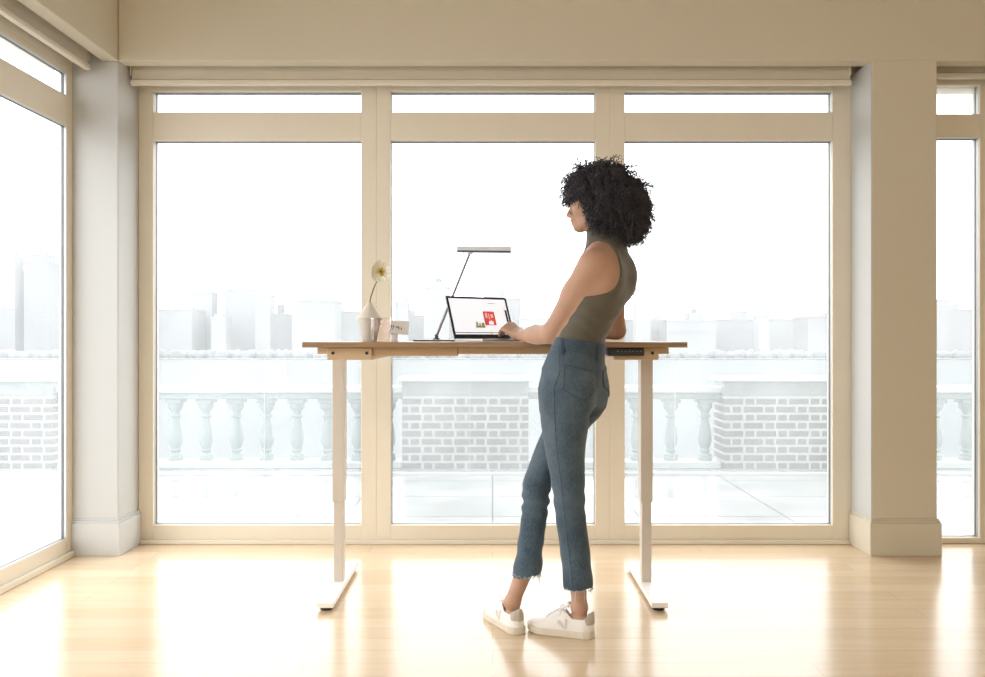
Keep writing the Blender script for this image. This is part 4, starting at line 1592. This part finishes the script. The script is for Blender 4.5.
# loose threads at the hems
b = B()
rh = random.Random(9)
for LG, z, cx, cy in ((LEGL, 0.178, 0.315, 2.868), (LEGR, 0.206, 0.1285, 2.936)):
    for k in range(170):
        a = rh.uniform(0, 2 * PI)
        r = 0.0525
        p = Vector((cx + r * math.cos(a), cy + r * math.sin(a), z + rh.uniform(0.0, 0.006)))
        ln = rh.uniform(0.004, 0.009) if rh.random() < 0.965 else rh.uniform(0.03, 0.05)
        q = p + Vector((rh.uniform(-.004, .004), rh.uniform(-.004, .004), -ln))
        tube(b, [p, (p + q) / 2 + Vector((rh.uniform(-.003, .003), rh.uniform(-.003, .003), 0)), q], 0.0007, 4)
obj('frayed_hem', b, M_FRAY, jeans)

# ---- hair: a dark core and some two thousand ringlets, all one mesh
HAIRC = arr((0.436, 2.965, 1.598))


def hair_core(P):
    d = ellip(P, HAIRC + arr((0.004, 0, 0.0)), np.eye(3), (0.138, 0.135, 0.116))
    d = smin(d, ellip(P, HAIRC + arr((-0.046, -0.004, 0.044)), np.eye(3), (0.090, 0.105, 0.072)), 0.04)
    d = smin(d, ellip(P, HAIRC + arr((0.052, 0.0, -0.070)), np.eye(3), (0.085, 0.105, 0.075)), 0.04)
    d = smin(d, ellip(P, hp(-0.012, 0, 0.014), HAX, (0.106, 0.090, 0.100)), 0.03)
    # keep the face free
    q = (P - HC) @ HAX.T
    face = np.maximum(0.036 - q[:, 0] - 0.25 * np.clip(-0.03 - q[:, 2], 0, 1), q[:, 2] + 0.006)
    d = smax(d, -face, 0.012)
    n = np.sin(P[:, 0] * 150) * np.sin(P[:, 1] * 140 + 1) * np.sin(P[:, 2] * 160 + 2)
    return d + 0.007 * n


V, Q = polygonize(hair_core, (0.22, 2.78, 1.40), (0.64, 3.16, 1.80), 0.0045, 1)
TRI = [(V, Q)]
# roots on the core's surface
rng = RNG
NC = 3300
pick = V[rng.integers(0, len(V), 14000)]
e = 0.004


def hgrad(p):
    g_ = np.stack([hair_core(p + arr(v)) - hair_core(p - arr(v)) for v in np.eye(3) * e], 1)
    return g_ / (np.linalg.norm(g_, axis=1)[:, None] + 1e-9)


def in_face(p):
    q_ = (p - HC) @ HAX.T
    return (q_[:, 2] < -0.030) & (q_[:, 0] > 0.050 + 0.10 * np.clip(q_[:, 2] + 0.05, -0.1, 0.03)) & (np.abs(q_[:, 1]) < 0.12)


grad = hgrad(pick)
under = (grad[:, 2] < -0.70) & (np.hypot(pick[:, 0] - 0.425, pick[:, 1] - 2.952) < 0.08)
keep = ~(in_face(pick) | under)
pick = pick[keep][:NC]
NC = len(pick)
STEPS, SIDES = 34, 4
# each ringlet springs outward, then falls along the mass below it
length = rng.uniform(0.050, 0.095, NC)
pos = pick - hgrad(pick) * 0.006
way = np.zeros((NC, STEPS, 3))
swirl = rng.normal(0, 0.30, (NC, 3))
stick = 0.62 * rng.uniform(0.10, 0.95, NC) ** 1.6
out = hgrad(pick)
stick *= np.where(out @ HF > 0.35, 0.45, 1.0) * np.where(out[:, 2] > 0.5, 0.6, 1.0)
for k in range(STEPS):
    way[:, k] = pos
    o_ = (pos - HAIRC)
    o_ /= np.linalg.norm(o_, axis=1)[:, None]
    o_ = 0.5 * o_ + 0.5 * out
    o_ /= np.linalg.norm(o_, axis=1)[:, None]
    down = arr((0, 0, -1)) - o_ * (o_ @ arr((0, 0, -1)))[:, None]
    t_ = k / STEPS
    lift = np.clip(1.0 - 1.5 * t_, 0, 1)[None] if np.ndim(t_) else max(0.0, 1.0 - 1.5 * t_)
    dr_ = o_ * (0.10 + lift * 0.9 * stick + 0.25 * stick)[:, None] + down * (0.55 + 0.5 * t_) + arr((0, 0, -0.25)) * t_ + swirl
    dr_ /= np.linalg.norm(dr_, axis=1)[:, None]
    pos = pos + dr_ * (length / STEPS)[:, None]
bad = np.array([in_face(way[:, k]) for k in range(STEPS)]).T
cutk = np.where(bad.any(1), bad.argmax(1), STEPS)
for n_ in np.nonzero((cutk < STEPS) & (cutk > 9))[0]:      # trimmed where it would fall across the face
    kk = np.linspace(0, cutk[n_] - 1, STEPS)
    way[n_] = np.stack([np.interp(kk, np.arange(STEPS), way[n_, :, q_]) for q_ in range(3)], 1)
    length[n_] *= cutk[n_] / STEPS
ok_ = (cutk > 9) & (way[:, -1, 2] > 1.425) & (way[:, :, 2].max(1) < 1.766) & (way[:, :, 0].max(1) < 0.622)
way, length = way[ok_], length[ok_]
tt = np.linspace(0, 1, STEPS)
allV, allQ = [], []
base_i = 0
for axis, ln in zip(way, length):
    R0 = rng.uniform(0.0030, 0.0062)
    turns = ln / rng.uniform(0.014, 0.024)
    dirn = nz(axis[-1] - axis[0])
    u = nz(np.cross(dirn, rng.normal(0, 1, 3)))
    w = np.cross(dirn, u)
    ph = rng.uniform(0, 6.28) + tt * turns * 2 * PI * (1 if rng.random() < .5 else -1)
    rad = R0 * (0.5 + 0.6 * tt)
    cl = axis + u * (np.cos(ph) * rad)[:, None] + w * (np.sin(ph) * rad)[:, None]
    tg = np.gradient(cl, axis=0)
    tg /= np.linalg.norm(tg, axis=1)[:, None]
    s1 = np.cross(tg, arr((0.31, 0.52, 0.79)))
    s1 /= np.linalg.norm(s1, axis=1)[:, None] + 1e-9
    s2 = np.cross(tg, s1)
    th = rng.uniform(0.0012, 0.0021) * np.where(tt > 0.7, 1 - (tt - 0.7) * 2.8, 1)
    an = np.arange(SIDES) * 2 * PI / SIDES
    ring = cl[:, None, :] + (s1[:, None, :] * np.cos(an)[None, :, None] + s2[:, None, :] * np.sin(an)[None, :, None]) * th[:, None, None]
    allV.append(ring.reshape(-1, 3))
    i0 = np.arange(STEPS - 1)[:, None] * SIDES + np.arange(SIDES)[None, :]
    i1 = np.arange(STEPS - 1)[:, None] * SIDES + (np.arange(SIDES)[None, :] + 1) % SIDES
    q = np.stack([i0, i1, i1 + SIDES, i0 + SIDES], -1).reshape(-1, 4) + base_i
    allQ.append(q)
    base_i += STEPS * SIDES
CV, CQ = np.concatenate(allV), np.concatenate(allQ)
HV = np.concatenate([V, CV])
HQ = np.concatenate([Q, CQ + len(V)])
hair = mesh_np('hair', HV, HQ, M_HAIR, person, origin=ORG)
tag(hair, 'big rounded mass of black curls')

# ---- sneakers
def shoe_w(x):
    return np.interp(x, [-0.004, 0.006, 0.03, 0.07, 0.11, 0.16, 0.195, 0.22, 0.236, 0.246], [0.024, 0.029, 0.0325, 0.0325, 0.0345, 0.0415, 0.0425, 0.0365, 0.026, 0.008]) * np.sqrt(np.clip(1 - (np.clip(0.030 - x, 0, 1) / 0.0365) ** 2, 0.05, 1)) * 1.0


def shoe_h(x):
    return np.interp(x, [-0.004, 0.006, 0.03, 0.07, 0.10, 0.13, 0.165, 0.20, 0.225, 0.246], [0.072, 0.082, 0.085, 0.084, 0.090, 0.075, 0.053, 0.038, 0.029, 0.010])


def shoe_raw(P):
    x, y, z = P[:, 0], P[:, 1], P[:, 2]
    w, h = shoe_w(x), shoe_h(x)
    zz = np.maximum(z - 0.012, 0)
    k = ((np.abs(y - 0.004 * np.sin(x * 13)) / w) ** 2.4 + (zz / h) ** 2.4) ** (1 / 2.4)
    d = (k - 1) * np.minimum(w, h) * 0.9
    d = np.maximum(d, np.maximum(-0.004 - x, x - 0.246))
    return np.maximum(d, 0.010 - z)


def shoe_upper(P):
    d = shoe_raw(P)
    x, y, z = P[:, 0], P[:, 1], P[:, 2]
    rim = 0.066 + 0.026 * np.clip((0.03 - x) / 0.03, 0, 1) + 0.034 * np.clip((x - 0.07) / 0.04, 0, 1)      # lower at the ankle, higher at heel and tongue
    d = smax(d, z - rim - 0.004, 0.004)
    hole = ((np.abs(x - 0.055) / 0.052) ** 2.6 + (np.abs(y) / 0.0255) ** 2.6) ** (1 / 2.6) - 1
    hole = np.maximum(hole * 0.025, 0.035 - z)
    return smax(d, -hole, 0.004)


def sole_field(P):
    x, y, z = P[:, 0], P[:, 1], P[:, 2]
    w = shoe_w(np.clip((x - 0.121) * 0.965 + 0.121, -0.0035, 0.245)) + 0.0035
    d = (np.abs(y - 0.004 * np.sin(x * 13)) - w) * 0.8
    d = smax(d, np.abs(x - 0.121) - 0.1285, 0.014)
    top = 0.026 + 0.003 * np.clip((0.05 - x) / 0.05, 0, 1) + 0.004 * np.clip((x - 0.2) / 0.04, 0, 1)
    bot = 0.0005 + 0.010 * np.clip((x - 0.19) / 0.055, 0, 1) ** 2
    return smax(smax(d, z - top, 0.004), bot - z, 0.003)


def tab_reg(P):
    return np.maximum(P[:, 0] - (0.012 + 0.35 * (P[:, 2] - 0.04)), 0.050 - P[:, 2])


def vmark(P):
    """two strokes on both sides of the shoe"""
    x, z = P[:, 0], P[:, 2]
    def bar(x0, z0, x1, z1, w):
        a, c = arr((x0, z0)), arr((x1, z1))
        ab = c - a
        t = np.clip(((x - x0) * ab[0] + (z - z0) * ab[1]) / (ab @ ab), 0, 1)
        return np.hypot(x - x0 - t * ab[0], z - z0 - t * ab[1]) - w * (0.6 + 0.8 * t)
    return np.minimum(bar(0.092, 0.031, 0.092, 0.062, 0.0040), bar(0.0945, 0.031, 0.117, 0.054, 0.0050))


SLO, SHI = (-0.02, -0.06, -0.006), (0.27, 0.06, 0.11)
UV_, UQ_ = polygonize(shoe_upper, SLO, SHI, 0.0022, 1)
SV_, SQ_ = polygonize(sole_field, SLO, SHI, 0.0022, 1)
TV_, TQ_ = polygonize(shell(shoe_upper, tab_reg, 0.0016), SLO, SHI, 0.0018, 1)
VV_, VQ_ = polygonize(shell(shoe_raw, vmark, 0.0014), SLO, SHI, 0.0016, 1)


def shoe(heel, dr, label):
    h, d = arr(heel), nz(dr)
    s = arr((-d[1], d[0], 0))
    Rm = np.stack([d, s, UP], 0)
    X = lambda v: v @ Rm + h
    o = mesh_np('sneaker', X(UV_), UQ_, M_SHOE, person, origin=ORG)
    tag(o, label)
    WLOC[o.name] = Vector(ORG)
    mesh_np('sole', X(SV_), SQ_, M_SOLE, o, origin=ORG)
    mesh_np('heel_tab', X(TV_), TQ_, M_TAB, o, origin=ORG)
    for sd in (-1, 1):
        kp = (VV_[:, 1] * sd) > 0
        ix = np.cumsum(kp) - 1
        fq = VQ_[kp[VQ_].all(1)]
        mesh_np('side_mark', X(VV_[kp]), ix[fq], M_MARK, o, origin=ORG)
    # tongue
    b = B()
    n = 8
    rows = []
    for i in range(n):
        t = i / (n - 1)
        x = 0.152 - 0.062 * t
        z = 0.0615 + 0.012 * 0 + (0.012 + shoe_h(x) - 0.0615) + 0.022 * t * t
        rows.append([b.verts.new(Vector(X(arr((x - 0.004 * abs(j), j * 0.0085, z - 0.004 * abs(j) ** 1.5))))) for j in (-2, -1, 0, 1, 2)])
    for a, c in zip(rows, rows[1:]):
        for k in range(4):
            b.faces.new((a[k], a[k + 1], c[k + 1], c[k]))
    tg = obj('tongue', b, M_SHOE, o, smooth=True)
    md = tg.modifiers.new('thickness', 'SOLIDIFY'); md.thickness = 0.003
    b = B()
    for k in range(6):
        x = 0.164 - 0.0125 * k
        for sgn in (-1, 1):
            pts = []
            for j in range(9):
                yy = -0.021 + 0.042 * j / 8
                xx = x + sgn * 0.006 * (j / 4 - 1)
                hh = float(shoe_h(xx)); ww = float(shoe_w(xx))
                zz = 0.012 + hh * max(0.0, 1 - (abs(yy) / ww) ** 2.4) ** (1 / 2.4)
                pts.append(Vector(X(arr((xx, yy, zz + 0.0022)))))
            tube(b, pts, 0.0021, 6)
    # bow
    c = arr((0.100, 0.0, 0.012 + float(shoe_h(0.10)) + 0.004))
    for sy in (-1, 1):
        lp = [c + arr((0.012 * math.sin(a) + 0.006, sy * (0.004 + 0.016 * (1 - math.cos(a)) / 1.0 * 0.9), 0.008 * math.sin(a * 0.5) - 0.009 * (1 - math.cos(a)))) for a in np.linspace(0, 2 * PI, 16)]
        tube(b, [Vector(X(p)) for p in lp], 0.0018, 6)
        tube(b, [Vector(X(c + arr((0.02 * t, sy * (0.006 + 0.024 * t), -0.003 - 0.030 * t * t)))) for t in np.linspace(0, 1, 8)], 0.0018, 6)
    obj('lace', b, M_LACE, o, smooth=True)
    return o


shoe(HEELL, DIRL, 'white sneaker on the near foot, side to the camera')
shoe(HEELR, DIRR, 'white sneaker on the far foot, heel to the camera')

# ------------------------------------------------------------------ light, sky, camera
w = bpy.data.worlds.new('overcast')
SC.world = w
w.use_nodes = True
nt = w.node_tree
bg = nt.nodes['Background']
tcw = nt.nodes.new('ShaderNodeTexCoord')
sep = nt.nodes.new('ShaderNodeSeparateXYZ')
nt.links.new(tcw.outputs['Generated'], sep.inputs[0])
ramp = nt.nodes.new('ShaderNodeValToRGB')
ramp.color_ramp.elements[0].position = 0.0
ramp.color_ramp.elements[0].color = (0.97, 0.985, 1.0, 1)
ramp.color_ramp.elements[1].position = 0.6
ramp.color_ramp.elements[1].color = (1.0, 1.0, 1.0, 1)
nt.links.new(sep.outputs['Z'], ramp.inputs[0])
nt.links.new(ramp.outputs[0], bg.inputs['Color'])
SKY = 4.7
bg.inputs['Strength'].default_value = SKY


def portal(name, loc, rot, sx, sy):
    l = bpy.data.lights.new(name, 'AREA')
    l.shape = 'RECTANGLE'
    l.size, l.size_y = sx, sy
    l.cycles.is_portal = True
    o = bpy.data.objects.new(name, l)
    o.location = loc
    o.rotation_euler = rot
    COL.objects.link(o)


portal('window_portal_back', (0.0, YW + 0.10, 1.22), (-PI / 2, 0, 0), 3.8, 2.44)
portal('window_portal_side', (XL - 0.10, 1.6, 1.22), (0, -PI / 2, 0), 2.44, 4.7)
portal('window_portal_narrow', (2.43, YW + 0.10, 1.22), (-PI / 2, 0, 0), 0.30, 2.44)

# added fill light, unseen, under the ceiling well behind the camera
la = bpy.data.lights.new('fill_light', 'AREA')
la.shape = 'RECTANGLE'
la.size, la.size_y = 3.6, 1.8
la.energy = 95
la.color = (1.0, 0.97, 0.93)
lo_ = bpy.data.objects.new('fill_light', la)
lo_.location = (0.9, -1.6, ZC - 0.03)
lo_.rotation_euler = (math.radians(25), 0, 0)
COL.objects.link(lo_)

cam = bpy.data.cameras.new('camera')
cam.sensor_width = 36
cam.lens = FPX / 985 * 36
cam.clip_end = 3000
co = bpy.data.objects.new('camera', cam)
co.location = (0, 0, EYE)
co.rotation_euler = (PI / 2, 0, 0)
COL.objects.link(co)
SC.camera = co

SC.view_settings.view_transform = 'Standard'
SC.view_settings.look = 'None'
SC.view_settings.exposure = 0.0
SC.cycles.use_denoising = True
SC.cycles.max_bounces = 12
SC.cycles.diffuse_bounces = 6
SC.cycles.glossy_bounces = 5
SC.cycles.transmission_bounces = 8
SC.cycles.transparent_max_bounces = 16
SC.cycles.caustics_reflective = False
SC.cycles.caustics_refractive = False
SC.cycles.sample_clamp_indirect = 8
